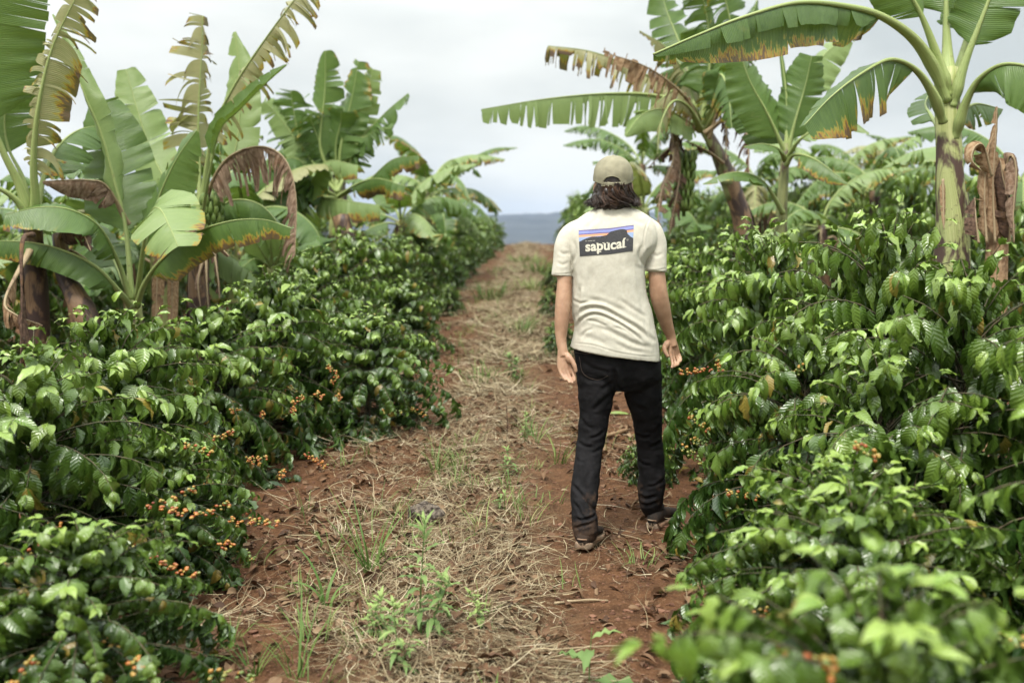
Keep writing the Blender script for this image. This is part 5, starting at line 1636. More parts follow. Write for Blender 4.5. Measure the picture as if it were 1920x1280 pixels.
def ringloft(rings, k=40, ex=2.3):
    """rings: (pxl, pyl, pxr, pyr, b, yc[, back bulge]) -> closed loft"""
    th = np.linspace(0, 2 * PI, k, endpoint=False)
    c, s = np.cos(th), np.sin(th)
    cc = np.sign(c) * np.abs(c) ** (2 / ex); ss = np.sign(s) * np.abs(s) ** (2 / ex)
    vs = []
    for r in rings:
        a, b_ = PY(r[0], r[1], r[5]), PY(r[2], r[3], r[5])
        m = np.array((a + b_) / 2); h = np.array((b_ - a) / 2)
        vs.append(m + cc[:, None] * h + ss[:, None] * np.array([0, r[4], 0]))
    n = len(vs)
    # smooth interpolation between rings
    vs = np.array(vs)
    t = np.linspace(0, n - 1, (n - 1) * 5 + 1)
    out = []
    e = np.concatenate([[2 * vs[0] - vs[1]], vs, [2 * vs[-1] - vs[-2]]])
    for x in t:
        i = min(int(x), n - 2); f = x - i
        p0, p1, p2, p3 = e[i], e[i + 1], e[i + 2], e[i + 3]
        out.append(0.5 * ((2 * p1) + (-p0 + p2) * f + (2 * p0 - 5 * p1 + 4 * p2 - p3) * f * f + (-p0 + 3 * p1 - 3 * p2 + p3) * f ** 3))
    V_ = np.array(out)
    m = len(V_)
    v = V_.reshape(-1, 3)
    i = np.arange(m - 1)[:, None] * k; j = np.arange(k)[None]; j2 = (j + 1) % k
    q = np.stack([i + j, i + j2, i + k + j2, i + k + j], -1).reshape(-1, 4)
    v = np.vstack([v, V_[0].mean(0), V_[-1].mean(0)])
    jj = np.arange(k)
    t1 = np.stack([np.full(k, m * k), (jj + 1) % k, jj], 1)
    t2 = np.stack([np.full(k, m * k + 1), (m - 1) * k + jj, (m - 1) * k + (jj + 1) % k], 1)
    return v, [q, np.vstack([t1, t2])]


def limb(pts, rad, k=20, n=30, sq=1.0, ref=(0, 0, 1)):
    """pts: (px,py,y), radii in metres"""
    w_ = [PY(*p) for p in pts]
    c = spline(w_, n)
    s = np.concatenate([[0], np.cumsum([(w_[i + 1] - w_[i]).length for i in range(len(w_) - 1)])])
    r = np.interp(np.linspace(0, s[-1], n), s, rad)
    return tube(c, r, k, sq=sq, ref=ref)[:2]


def ellips(c, r, rot=None, sub=4):
    bm = bmesh.new()
    bmesh.ops.create_icosphere(bm, subdivisions=sub, radius=1)
    v = np.array([q.co[:] for q in bm.verts]) * np.array(r)
    f = np.array([[q.index for q in g.verts] for g in bm.faces])
    bm.free()
    if rot is not None:
        v = v @ np.array(Euler(rot).to_matrix()).T
    return v + np.array(c), [f]


def fuse(parts, voxel, smooth=4, fac=0.5):
    """join closed shapes into one continuous skin"""
    A = Acc()
    for v, f in parts: A.add(v, f)
    me = A.mesh("tmp", None)
    o = bpy.data.objects.new("tmp", me)
    COL.objects.link(o)
    m = o.modifiers.new("r", "REMESH"); m.mode = "VOXEL"; m.voxel_size = voxel; m.use_smooth_shade = True
    m = o.modifiers.new("s", "SMOOTH"); m.factor = fac; m.iterations = smooth
    dg = bpy.context.evaluated_depsgraph_get()
    ev = o.evaluated_get(dg).to_mesh()
    n = len(ev.vertices)
    v = np.zeros(n * 3); ev.vertices.foreach_get("co", v)
    nr = np.zeros(n * 3); ev.vertices.foreach_get("normal", nr)
    q = np.array([list(p.vertices) for p in ev.polygons if len(p.vertices) == 4])
    t = np.array([list(p.vertices) for p in ev.polygons if len(p.vertices) == 3])
    o.evaluated_get(dg).to_mesh_clear()
    bpy.data.objects.remove(o)
    bpy.data.meshes.remove(me)
    return v.reshape(-1, 3), [x for x in (q, t) if len(x)], nr.reshape(-1, 3)


def normals(v, fl):
    n = np.zeros_like(v)
    for f in fl:
        a = np.cross(v[f[:, 1]] - v[f[:, 0]], v[f[:, 2]] - v[f[:, 0]])
        for k in range(f.shape[1]): np.add.at(n, f[:, k], a)
    return nrmz(n)


def crease(pix, line, wid_, amp):
    """valley of depth amp with soft shoulders along a pixel polyline"""
    L_ = spline([(a, b, 0) for a, b in line], 60)[:, :2]
    d = np.full(len(pix), 1e9); sgn = np.zeros(len(pix)); tt = np.zeros(len(pix))
    T = np.gradient(L_, axis=0)
    for i in range(len(L_)):
        r = pix - L_[i]
        dd = np.hypot(r[:, 0], r[:, 1])
        k = dd < d
        d[k] = dd[k]; tt[k] = i / 59
        sgn[k] = (T[i, 0] * r[k, 1] - T[i, 1] * r[k, 0])
    x = np.where(sgn > 0, d, -d) / wid_
    end = np.clip(np.minimum(tt, 1 - tt) * 5 + .15, 0, 1)
    return amp * end * (-np.exp(-x ** 2) + .75 * np.exp(-((x + 1.9) / 1.3) ** 2) + .35 * np.exp(-((x - 1.9) / 1.2) ** 2))


PX1 = 0.00243
YM = 4.56
person_loc = Vector((0.365, 4.58, 0))
person_loc.z = gzp(.365, 4.58)
OFF = np.array(person_loc)


def mat_cloth(name, a, b_, scale, rough=.9, bump=.25, weave=900, stain=None):
    m, nt, b, out = new_mat(name)
    co = coord(nt)
    n1 = noise_n(nt, scale, 4, .6, co)
    n2 = noise_n(nt, weave, 2, .7, co)
    col = mixc(nt, smooth_n(nt, n1, .3, .7), a, b_)
    col = mixc(nt, math_n(nt, "MULTIPLY", smooth_n(nt, n2, .4, .7), .35), col, tuple(x * .78 for x in a))
    if stain is not None:
        st = noise_n(nt, 7, 5, .65, co)
        sp = N(nt, "ShaderNodeSeparateXYZ"); L(nt, co, sp.inputs[0])
        low = math_n(nt, "SUBTRACT", 1.0, smooth_n(nt, sp.outputs[2], .05, .55))
        k = smooth_n(nt, math_n(nt, "MULTIPLY_ADD", low, .34, st), .74, .92)
        col = mixc(nt, math_n(nt, "MULTIPLY", k, .55), col, stain)
    L(nt, col, b.inputs["Base Color"])
    b.inputs["Roughness"].default_value = rough
    b.inputs["Specular IOR Level"].default_value = .12
    bump_n(nt, math_n(nt, "MULTIPLY_ADD", n2, .25, n1), bump, .002, [b])
    return m


def mat_skin():
    m, nt, b, out = new_mat("skin")
    co = coord(nt)
    n1 = noise_n(nt, 14, 4, .6, co); n2 = noise_n(nt, 260, 3, .6, co)
    col = mixc(nt, smooth_n(nt, n1, .35, .65), (0.33, 0.190, 0.118), (0.44, 0.270, 0.175))
    col = mixc(nt, smooth_n(nt, n2, .66, .74), col, (0.26, 0.13, 0.08))
    L(nt, col, b.inputs["Base Color"])
    b.inputs["Roughness"].default_value = .5
    b.inputs["Specular IOR Level"].default_value = .4
    b.inputs["Subsurface Weight"].default_value = .12
    b.inputs["Subsurface Radius"].default_value = (.010, .004, .002)
    bump_n(nt, n2, .15, .0006, [b])
    return m


M_SHIRT = mat_cloth("oatmeal_cotton", (0.53, 0.50, 0.415), (0.585, 0.56, 0.475), 60)
M_PANTS = mat_cloth("charcoal_denim", (0.009, 0.0088, 0.0095), (0.018, 0.017, 0.0185), 18, .85, .4, 1200, (0.12, 0.075, 0.05))
M_CAP = mat_cloth("olive_twill", (0.23, 0.215, 0.15), (0.31, 0.29, 0.205), 22, .9, .3, 1000)
M_SKIN = mat_skin()
M_HAIR = mat_tinted("brown_hair", [(0.0, (0.012, 0.007, 0.005)), (0.6, (0.035, 0.018, 0.011)), (1.0, (0.10, 0.052, 0.030))], .38, .5)
M_SHOE = mat_cloth("dark_shoe_fabric", (0.018, 0.017, 0.016), (0.034, 0.030, 0.027), 30, .85, .3, 500, (0.08, 0.05, 0.035))
M_SOLE = mat_cloth("muddy_rubber_sole", (0.20, 0.15, 0.105), (0.34, 0.26, 0.19), 25, .85, .5, 300, (0.20, 0.09, 0.045))


def build_man():
    # ---- body: one continuous skin
    parts = []
    hc = PY(1150, 345, 4.56)
    parts.append(ellips(hc, (.072, .088, .103)))
    parts.append(ellips(hc + V(0, .028, -.062), (.058, .070, .062)))           # jaw
    parts.append(ellips(hc + V(0, .088, -.105), (.024, .018, .016)))           # chin
    parts.append(ellips(hc + V(0, .102, -.030), (.013, .022, .022)))           # nose
    parts.append(ellips(hc + V(0, .112, -.040), (.016, .012, .010)))
    parts.append(ellips(hc + V(0, .093, -.072), (.024, .010, .006)))           # lips
    parts.append(ellips(hc + V(0, .094, -.082), (.021, .010, .006)))
    parts.append(ellips(hc + V(0, .086, .012), (.052, .012, .010)))            # brow
    for s in (-1, 1):
        parts.append(ellips(hc + V(s * .046, .070, -.035), (.020, .020, .020)))   # cheek
        e, f = ellips((0, 0, 0), (.008, .021, .033), (0, 0, s * -.35))
        parts.append((e + np.array(hc + V(s * .080, -.004, -.022)), f))
        parts.append(ellips(hc + V(s * .079, .004, -.048), (.007, .010, .011)))
    parts.append(limb([(1150, 362, 4.545), (1150, 385, 4.55), (1150, 412, 4.56)], [.056, .055, .064]))
    parts.append(ringloft([(1122, 398, 1178, 398, .06, 4.56), (1094, 425, 1206, 422, .085, 4.57), (1085, 470, 1206, 468, .10, 4.57), (1092, 540, 1196, 540, .09, 4.57),
                           (1096, 600, 1200, 600, .085, 4.57), (1100, 670, 1214, 672, .085, 4.58)]))
    # arms
    parts.append(limb([(1080, 428, 4.57), (1066, 455, 4.56), (1059, 500, 4.54), (1058, 530, 4.53), (1056.5, 556, 4.515), (1055, 580, 4.505), (1053, 606, 4.495), (1052, 635, 4.485), (1054.5, 653, 4.475), (1057.5, 668, 4.463)],
                      [.044, .047, .035, .0325, .035, .036, .033, .0245, .0225, .018], ref=(1, 0, 0)))
    parts.append(ellips(PY(1058, 560, 4.500), (.020, .018, .024)))             # elbow point
    parts.append(limb([(1218, 424, 4.57), (1230, 455, 4.57), (1231, 500, 4.56), (1233, 530, 4.55), (1236, 556, 4.555), (1242, 580, 4.575), (1249, 605, 4.60), (1257, 628, 4.62), (1259.5, 638, 4.623), (1262, 650, 4.618)],
                      [.044, .047, .037, .039, .0415, .038, .031, .0235, .0225, .018], ref=(1, 0, 0)))
    parts.append(ellips(PY(1228, 542, 4.540), (.022, .018, .024)))
    # veins and tendons of the right forearm
    # legs (inside the trousers)
    parts.append(limb([(1125, 668, 4.58), (1115, 760, 4.58), (1106, 840, 4.57), (1098, 920, 4.50), (1097, 1000, 4.46)], [.070, .050, .030, .028, .028]))
    parts.append(limb([(1190, 668, 4.60), (1210, 760, 4.68), (1218, 840, 4.74), (1220, 920, 4.78), (1224, 962, 4.83)], [.070, .050, .030, .028, .028]))
    # hands: metacarpals, five fingers each
    def hand(wrist, kn, fingers, thumb, thenar, fr=.0078):
        w_ = wrist
        for (x, y, d), sx in zip(kn, (-1.6, -.5, .5, 1.6)):
            parts.append(limb([(w_[0] + sx * 3.2, w_[1], w_[2]), ((w_[0] + sx * 3 + x) / 2, (w_[1] + y) / 2, (w_[2] + d) / 2), (x, y, d)], [.0105, .0115, .0095], 12))
        for fp in fingers:
            n = len(fp)
            parts.append(limb(fp, list(np.linspace(fr * 1.08, fr * .74, n)), 12))
            for q in fp[1:-1]:
                parts.append(ellips(PY(*q), (fr * 1.02,) * 3, sub=2))
        parts.append(limb(thumb, list(np.linspace(.0135, .0085, len(thumb))), 12))
        parts.append(ellips(PY(*thenar[:3]), thenar[3], thenar[4]))
    hand((1055, 656, 4.470), [(1048.5, 689, 4.462), (1055.5, 692, 4.456), (1063, 692, 4.454), (1070, 689, 4.458)],
         [[(1048.5, 689, 4.462), (1052, 700, 4.452), (1057, 708, 4.437), (1061, 713, 4.425)],
          [(1055.5, 692, 4.456), (1060, 704, 4.444), (1065, 712, 4.428), (1068, 718, 4.415)],
          [(1063, 692, 4.454), (1067.5, 704, 4.440), (1072, 712.5, 4.424), (1074, 719, 4.412)],
          [(1070, 689, 4.458), (1074.5, 700, 4.448), (1077, 708, 4.434), (1077.5, 715, 4.422)]],
         [(1063, 664, 4.458), (1071, 674, 4.440), (1077, 685, 4.432), (1080, 697, 4.432)], (1066, 673, 4.448, (.013, .014, .022), (0, -.45, 0)))
    hand((1259, 638, 4.622), [(1256.5, 662, 4.606), (1261.5, 666, 4.618), (1267, 666, 4.630), (1271.5, 662, 4.642)],
         [[(1256.5, 662, 4.606), (1259.5, 674, 4.594), (1261, 683, 4.578), (1259, 690, 4.566)],
          [(1261.5, 666, 4.618), (1265.5, 678, 4.606), (1266, 685, 4.588), (1262, 688, 4.574)],
          [(1267, 666, 4.630), (1271.5, 676, 4.620), (1271, 683, 4.602), (1267, 685, 4.588)],
          [(1271.5, 662, 4.642), (1275.5, 670, 4.634), (1276, 676, 4.618), (1272.5, 679, 4.606)]],
         [(1252, 641, 4.612), (1246, 651, 4.598), (1248, 661, 4.590), (1253, 669, 4.586)], (1250, 647, 4.602, (.013, .015, .020), (0, .3, 0)))
    v, f, nr = fuse(parts, .0030, 4)
    body = obj("person", mesh_from("person_body", v - OFF, f, M_SKIN), None, person_loc)
    tag(body, "man seen from behind walking in olive cap, printed pale shirt and black jeans", "person")
    # eyes
    A = Acc()
    for s in (-1, 1):
        e, ef = ellips(hc + V(s * .031, .083, -.008), (.011, .007, .006), sub=2)
        A.add(e - OFF, ef)
    obj("eyes", A.mesh("eyes", mat_simple("eye_white", (.7, .68, .64), .2)), body)

    # ---- t-shirt
    Y = YM
    torso = ringloft([(1128, 387, 1172, 386, .050, 4.545), (1110, 393.5, 1190, 391.5, .070, 4.55), (1084, 410, 1214, 405, .092, Y), (1066, 432, 1231, 427, .112, Y), (1063, 460, 1231, 458, .124, Y),
                      (1069, 490, 1210, 490, .130, Y), (1073, 520, 1209, 518, .130, Y), (1073, 555, 1212, 552, .128, Y), (1073.5, 586, 1222, 584, .126, Y), (1077, 608, 1227, 610, .128, Y),
                      (1074, 630, 1233, 640, .134, Y + .005), (1070, 647, 1236, 671, .140, Y + .01), (1069.5, 650, 1236, 676, .139, Y + .01)], ex=2.5)
    sl = limb([(1092, 424, 4.565), (1072, 440, 4.56), (1061, 462, 4.555), (1056, 490, 4.545), (1053.5, 517, 4.54)], [.040, .050, .052, .0480, .0465], ref=(1, 0, 0))
    sr = limb([(1206, 420, 4.565), (1222, 436, 4.56), (1230, 460, 4.56), (1230, 488, 4.555), (1228.5, 508, 4.552)], [.040, .049, .0455, .0470, .0490], ref=(1, 0, 0))
    v, f, nr = fuse([torso, sl, sr], .0036, 5)
    nr = normals(v, f)
    back = np.clip(-(nr[:, 1]) * 2.0, 0, 1)
    pix = project(v)
    dsp = np.zeros(len(v))
    for line, w_, a in [
            ([(1080, 594), (1092, 583), (1106, 577), (1131, 579), (1163, 596), (1198, 617), (1222, 640)], 3.4, .0065),
            ([(1080, 613), (1090, 600), (1104, 591), (1121, 589), (1149, 600), (1180, 619), (1206, 641)], 2.6, .0052),
            ([(1120, 612), (1140, 619), (1165, 632), (1195, 646), (1225, 652)], 4.5, .0040),
            ([(1087, 536), (1086, 555), (1082, 580), (1079, 600)], 3.5, .0080),
            ([(1099, 560), (1130, 566), (1170, 584)], 4, .0022),
            ([(1074, 498), (1078, 530), (1079, 560)], 3.5, .0035),
            ([(1205, 500), (1199, 480), (1204, 458)], 3.5, .0045), ([(1206, 505), (1210, 480), (1222, 462)], 3.0, .0030),
            ([(1071, 498), (1079, 475), (1076, 450)], 3.5, .0040), ([(1193, 500), (1198, 540), (1207, 590)], 4.5, .0030),
            ([(1110, 500), (1107, 540), (1112, 570)], 6, .0018), ([(1160, 500), (1166, 540), (1180, 580)], 6, .0020), ([(1183, 500), (1186, 530), (1196, 565)], 5, .0018),
            ([(1084, 628), (1110, 634), (1140, 646)], 5, .0022), ([(1150, 640), (1180, 655), (1215, 660)], 4, .0022),
            ([(1120, 405), (1112, 418), (1096, 428)], 4, .0018), ([(1180, 403), (1192, 414), (1208, 420)], 4, .0018), ([(1135, 399), (1150, 405), (1166, 399)], 4, .0016),
            ([(1048, 470), (1056, 476), (1068, 474)], 3, .0020), ([(1044, 492), (1056, 496), (1067, 490)], 3, .0020), ([(1222, 474), (1232, 480), (1242, 474)], 3, .0020),
            ([(1078, 408), (1067, 430), (1066, 460), (1071, 492)], 1.5, .0014), ([(1220, 404), (1210, 430), (1206, 460), (1206, 495)], 1.5, .0014),
            ([(1074, 560), (1086, 568), (1104, 566)], 2.6, .003), ([(1160, 560), (1185, 578), (1214, 596)], 3.4, .0022), ([(1100, 600), (1118, 603), (1140, 612)], 2.6, .0028),
            ([(1150, 612), (1172, 620), (1190, 634)], 2.4, .0024), ([(1208, 600), (1214, 622), (1226, 640)], 2.8, .003), ([(1090, 632), (1098, 622), (1112, 616)], 2.6, .002),
            # stitched hems
            ([(1036, 513.5), (1053, 514), (1071, 512)], 1.4, .0014), ([(1208, 505), (1228, 507), (1249, 503)], 1.4, .0014),
            ([(1070, 642), (1113, 647), (1156, 660), (1210, 668), (1234, 667)], 1.5, .0014)]:
        dsp += crease(pix, line, w_, a) * back
    dsp += fbm(v * np.array([9, 9, 6.0]), 3, 61) * .0055 + fbm(v * np.array([26, 26, 16.0]), 3, 62) * .0024
    dsp *= np.clip((pix[:, 1] - 388) / 12, 0.1, 1)
    v = v + nr * dsp[:, None]
    shirt = obj("shirt", mesh_from("t_shirt", v - OFF, f, M_SHIRT), body)
    # collar rib
    bv = BVHTree.FromPolygons([tuple(q) for q in v], [tuple(q) for g in f for q in g])

    def on_shirt(px, py, lift):
        o_ = Vector((0, 0, CAMH)); d_ = ray(px, py).normalized()
        h = bv.ray_cast(o_, d_)
        if h[0] is None: return PY(px, py, 4.43)
        return h[0] - d_ * 0.0 + h[1] * lift

    # ---- back print
    TL, TR, BR_, BL = (1085, 432.2), (1188.3, 422.7), (1186.3, 471.4), (1087.3, 481)

    def uvpx(u, w_):
        wob = 1.1 * math.sin(u * 7.5 + .6) * .8 - .8 * (u < .4) * math.sin(u * 8)
        x = (TL[0] * (1 - u) + TR[0] * u) * (1 - w_) + (BL[0] * (1 - u) + BR_[0] * u) * w_
        y = (TL[1] * (1 - u) + TR[1] * u) * (1 - w_) + (BL[1] * (1 - u) + BR_[1] * u) * w_
        return x, y - wob

    def layer(name, polys, mat, lift, parent, nx=30, ny=14):
        bm = bmesh.new()
        for pl in polys:
            vv = [bm.verts.new((a, b_, 0)) for a, b_ in pl]
            try: bm.faces.new(vv)
            except ValueError: pass
        bmesh.ops.triangulate(bm, faces=bm.faces[:])
        for i in range(1, nx): bmesh.ops.bisect_plane(bm, geom=bm.verts[:] + bm.edges[:] + bm.faces[:], plane_co=(i / nx, 0, 0), plane_no=(1, 0, 0))
        for i in range(1, ny): bmesh.ops.bisect_plane(bm, geom=bm.verts[:] + bm.edges[:] + bm.faces[:], plane_co=(0, i / ny, 0), plane_no=(0, 1, 0))
        for q in bm.verts:
            x, y = uvpx(q.co.x, q.co.y)
            q.co = on_shirt(x, y, lift) - person_loc
        bmesh.ops.recalc_face_normals(bm, faces=bm.faces[:])
        me = bpy.data.meshes.new(name); bm.to_mesh(me); bm.free()
        for p in me.polygons: p.use_smooth = True
        me.materials.append(mat)
        return obj(name, me, parent)

    def ink(n, c):
        return mat_simple(n, c, .85, tuple(x * .82 + .03 for x in c), 220)

    def band(a, b_):
        return [(0, a), (1, a * .97), (1, b_ * .97), (0, b_)]
    pr = layer("back_print", [band(0, .19)], ink("violet_ink", (.16, .145, .30)), .0010, shirt)
    # sub-part layers sit on the print
    layer("light_stripe", [band(.055, .148)], ink("lilac_ink", (.25, .28, .58)), .0014, shirt).name = "print_stripe"
    layer("print_stripe", [band(.19, .275)], ink("orange_ink", (.80, .36, .20)), .0010, shirt)
    layer("print_stripe", [band(.275, .50)], ink("pale_blue_ink", (.30, .40, .62)), .0010, shirt)
    mt = [(0, .445), (.05, .405), (.09, .366), (.16, .32), (.24, .28), (.285, .31), (.34, .335), (.385, .30), (.415, .40), (.45, .385), (.485, .356), (.51, .256), (.545, .19), (.58, .14), (.655, .116), (.75, .10), (.80, .11),
          (.84, .13), (.875, .185), (.89, .316), (.92, .38), (.95, .44), (1, .51), (1, 1), (0, 1)]
    layer("print_mountain", [mt], ink("black_ink", (.042, .042, .046)), .0017, shirt)
    # lettering
    cu = bpy.data.curves.new("lettering", "FONT")
    cu.body = "sapuca\u00ed"
    cu.offset = 0.030
    cu.resolution_u = 4
    cu.space_character = 1.02
    to = bpy.data.objects.new("lettering_tmp", cu)
    COL.objects.link(to)
    dg = bpy.context.evaluated_depsgraph_get()
    tm = to.evaluated_get(dg).to_mesh()
    tv = np.array([q.co[:] for q in tm.vertices]); tf = [list(p.vertices) for p in tm.polygons]
    to.evaluated_get(dg).to_mesh_clear()
    bpy.data.objects.remove(to)
    x0, x1 = tv[:, 0].min(), tv[:, 0].max()
    sx = .755 / (x1 - x0)
    xh = 0.55     # x-height of the face in em, roughly
    sy = .29 / xh
    polys = [[((tv[i, 0] - x0) * sx + .112, .822 - tv[i, 1] * sy) for i in g] for g in tf]
    # slab serifs that turn the plain face into a bold serif one
    def rect(a, b_, c, d): return [(a, b_), (c, b_), (c, d), (a, d)]
    W_ = .755
    for (a, b_, c, d) in [(.318, .862, .405, .900), (.318, .540, .352, .568), (.428, .540, .465, .568), (.505, .540, .535, .568), (.545, .795, .570, .823), (.800, .795, .872, .823), (.800, .540, .835, .568),
                          (.283, .797, .306, .823), (.762, .797, .786, .823)]:
        polys.append(rect(a, b_, c, d))
    layer("print_lettering", polys, ink("cream_ink", (.66, .63, .52)), .0024, shirt, 24, 10)
    # the tiny line above the first letter and the mark after the last one
    tiny = [rect(.115 + i * .013, .428 + (i % 2) * .004, .115 + i * .013 + .009, .450) for i in range(14) if i not in (3, 10)]
    ring = []
    for i in range(10):
        a0, a1 = i * PI / 5, (i + 1) * PI / 5
        ring.append([(.892 + .016 * math.cos(a0), .55 + .033 * math.sin(a0)), (.892 + .016 * math.cos(a1), .55 + .033 * math.sin(a1)), (.892 + .010 * math.cos(a1), .55 + .021 * math.sin(a1)), (.892 + .010 * math.cos(a0), .55 + .021 * math.sin(a0))])
    layer("print_lettering", tiny + ring, ink("pale_ink", (.5, .48, .42)), .0024, shirt, 6, 3)

    # ---- trousers
    pel = ringloft([(1080, 628, 1232, 640, .108, 4.575), (1077, 650, 1236, 662, .116, 4.578), (1078, 680, 1238, 684, .122, 4.585), (1082, 706, 1239, 708, .112, 4.60), (1100, 728, 1225, 730, .085, 4.61)], ex=2.4)

    def leg(rows, n=46):
        w_ = [PY((a + b_) / 2, py, y) for (py, a, b_, y) in rows]
        rr = [(PY(b_, py, y) - PY(a, py, y)).length / 2 for (py, a, b_, y) in rows]
        c = spline(w_, n)
        s = np.concatenate([[0], np.cumsum([(w_[i + 1] - w_[i]).length for i in range(len(w_) - 1)])])
        return tube(c, np.interp(np.linspace(0, s[-1], n), s, rr), 28, ref=(1, 0, 0))[:2]
    Lg = leg([(676, 1079, 1158, 4.585), (710, 1082, 1158, 4.585), (735, 1084, 1153, 4.585), (771, 1086, 1144, 4.59), (817, 1083, 1136, 4.59), (845, 1080, 1129, 4.58), (873, 1076, 1127, 4.55), (901, 1072, 1125, 4.52),
              (930, 1070, 1121, 4.49), (957, 1072, 1117, 4.46), (975, 1073, 1121, 4.45), (995, 1075, 1121, 4.445), (1008, 1078, 1117, 4.45)])
    Rg = leg([(676, 1170, 1239, 4.60), (710, 1168, 1241, 4.62), (740, 1172, 1242, 4.65), (771, 1183, 1242, 4.68), (817, 1191, 1242, 4.73), (850, 1194, 1244, 4.755), (887, 1197, 1247, 4.77), (919, 1195, 1247, 4.78),
              (940, 1199, 1244, 4.79), (958, 1206, 1243, 4.82)])
    v, f, nr = fuse([pel, Lg, Rg], .0042, 4)
    nr = normals(v, f)
    back = np.clip(-(nr[:, 1]) * 1.6 + .1, 0, 1)
    pix = project(v)
    dsp = np.zeros(len(v))
    for line, w_, a in [
            ([(1086, 672), (1112, 690), (1150, 700)], 4, .0035), ([(1086, 700), (1106, 712), (1130, 712)], 4, .0035), ([(1150, 690), (1155, 715), (1158, 732)], 4, .008),
            ([(1112, 770), (1130, 752), (1150, 737)], 4, .0045), ([(1128, 730), (1140, 722), (1152, 716)], 3.5, .004), ([(1086, 782), (1100, 798), (1112, 804)], 3.2, .0035), ([(1104, 822), (1120, 818), (1134, 806)], 3.0, .005),
            ([(1083, 826), (1096, 836), (1112, 838)], 3.0, .0045), ([(1108, 848), (1118, 846), (1129, 838)], 2.8, .004), ([(1079, 858), (1088, 866), (1098, 868)], 3.2, .003),
            ([(1072, 906), (1084, 920), (1104, 945), (1120, 960)], 3.2, .008), ([(1074, 940), (1084, 952), (1092, 968), (1106, 974)], 2.8, .006), ([(1080, 972), (1096, 974), (1120, 964)], 2.6, .008),
            ([(1076, 990), (1090, 986), (1110, 980)], 2.6, .005), ([(1100, 930), (1112, 944), (1120, 958)], 3, .004), ([(1106, 880), (1100, 905), (1108, 925)], 4, .003),
            ([(1176, 744), (1192, 762), (1212, 768)], 4, .004), ([(1191, 812), (1204, 820), (1220, 819)], 3.0, .0045), ([(1218, 838), (1230, 834), (1242, 826)], 3.0, .004),
            ([(1193, 860), (1206, 870), (1222, 872)], 3.2, .0035), ([(1195, 926), (1208, 934), (1232, 930)], 2.8, .006), ([(1212, 912), (1228, 910), (1244, 900)], 2.8, .004), ([(1200, 944), (1216, 947), (1236, 940)], 2.6, .005)]:
        dsp += crease(pix, line, w_, a) * back
    dsp += fbm(v * np.array([14, 14, 22.0]), 3, 71) * .007
    dsp = np.clip(dsp, -.0075, .009)
    v = v + nr * dsp[:, None]
    tr = obj("trousers", mesh_from("trousers", v - OFF, f, M_PANTS), body)
    # belt line and back pocket seam
    bv2 = BVHTree.FromPolygons([tuple(q) for q in v], [tuple(q) for g in f for q in g])

    def seam(name, line, r_, mat):
        c = []
        for px, py, _ in spline([(a, b_, 0) for a, b_ in line], 26):
            d_ = ray(px, py).normalized(); h = bv2.ray_cast(Vector((0, 0, CAMH)), d_)
            if h[0] is not None: c.append(np.array(h[0] + h[1] * .0006))
        if len(c) > 3:
            A = Acc(); q, g, _ = tube(np.array(c) - OFF, r_, 5); A.add(q, g)
            obj(name, A.mesh(name, mat), tr)
    M_TH = mat_simple("faded_thread", (.10, .075, .06), .9)
    seam("belt_seam", [(1079, 661), (1100, 663), (1122, 664)], .0012, M_TH)
    seam("pocket_seam", [(1086, 668), (1094, 700), (1120, 712), (1140, 704)], .0010, M_TH)

    # ---- shoes
    def shoe(heel, rz, lift=0.0, pitch=0.0):
        Lh = .295
        k = 28; m = 26
        th = np.linspace(0, 2 * PI, k, endpoint=False)
        def loft(fn):
            vv = []
            for i in range(m):
                t = i / (m - 1)
                cx, w_, z0, z1, ex = fn(t)
                c, s = np.cos(th), np.sin(th)
                x = cx + np.sign(c) * np.abs(c) ** (2 / ex) * w_
                z = (z0 + z1) / 2 + np.sign(s) * np.abs(s) ** (2 / ex) * (z1 - z0) / 2
                vv.append(np.stack([x, np.full(k, t * Lh), z], -1))
            vv = np.array(vv)
            i = np.arange(m - 1)[:, None] * k; j = np.arange(k)[None]; j2 = (j + 1) % k
            q = np.stack([i + j, i + k + j, i + k + j2, i + j2], -1).reshape(-1, 4)
            v_ = np.vstack([vv.reshape(-1, 3), vv[0].mean(0), vv[-1].mean(0)])
            jj = np.arange(k)
            return v_, [q, np.vstack([np.stack([np.full(k, m * k), jj, (jj + 1) % k], 1), np.stack([np.full(k, m * k + 1), (m - 1) * k + (jj + 1) % k, (m - 1) * k + jj], 1)])]

        def hw(t):
            return .046 * (np.interp(t, [0, .04, .12, .3, .5, .72, .88, .96, 1], [.45, .68, .82, .80, .84, 1.08, .92, .6, .25]))
        sole = loft(lambda t: (0, hw(t) * 1.06 + .002, np.interp(t, [0, .05, .8, 1], [.006, 0, 0, .018]), np.interp(t, [0, .3, .8, 1], [.036, .030, .026, .036]), 4.5))
        upper = loft(lambda t: (0, hw(t) * .96, .022, np.interp(t, [0, .05, .2, .35, .5, .75, .9, 1], [.070, .098, .108, .098, .082, .062, .052, .034]), 2.3))
        Mx = Matrix.Translation(heel + V(0, 0, lift)) @ Euler((pitch, 0, rz)).to_matrix().to_4x4()
        Ma = np.array(Mx)

        def tf(v_): return v_ @ Ma[:3, :3].T + Ma[:3, 3] - OFF
        A = Acc(); A.add(tf(upper[0]), upper[1])
        o = obj("shoe", A.mesh("shoe_upper", M_SHOE), body)
        sv = sole[0].copy()
        sv[:, 0] += .0012 * np.sin(sv[:, 1] * 700) * (sv[:, 2] < .02)
        A = Acc(); A.add(tf(sv), sole[1])
        obj("sole", A.mesh("shoe_sole", M_SOLE), o)
        # heel patch and topline
        A = Acc()
        tl = np.stack([.030 * np.cos(th), .060 + .046 * np.sin(th), .104 + .006 * np.sin(th)], -1)
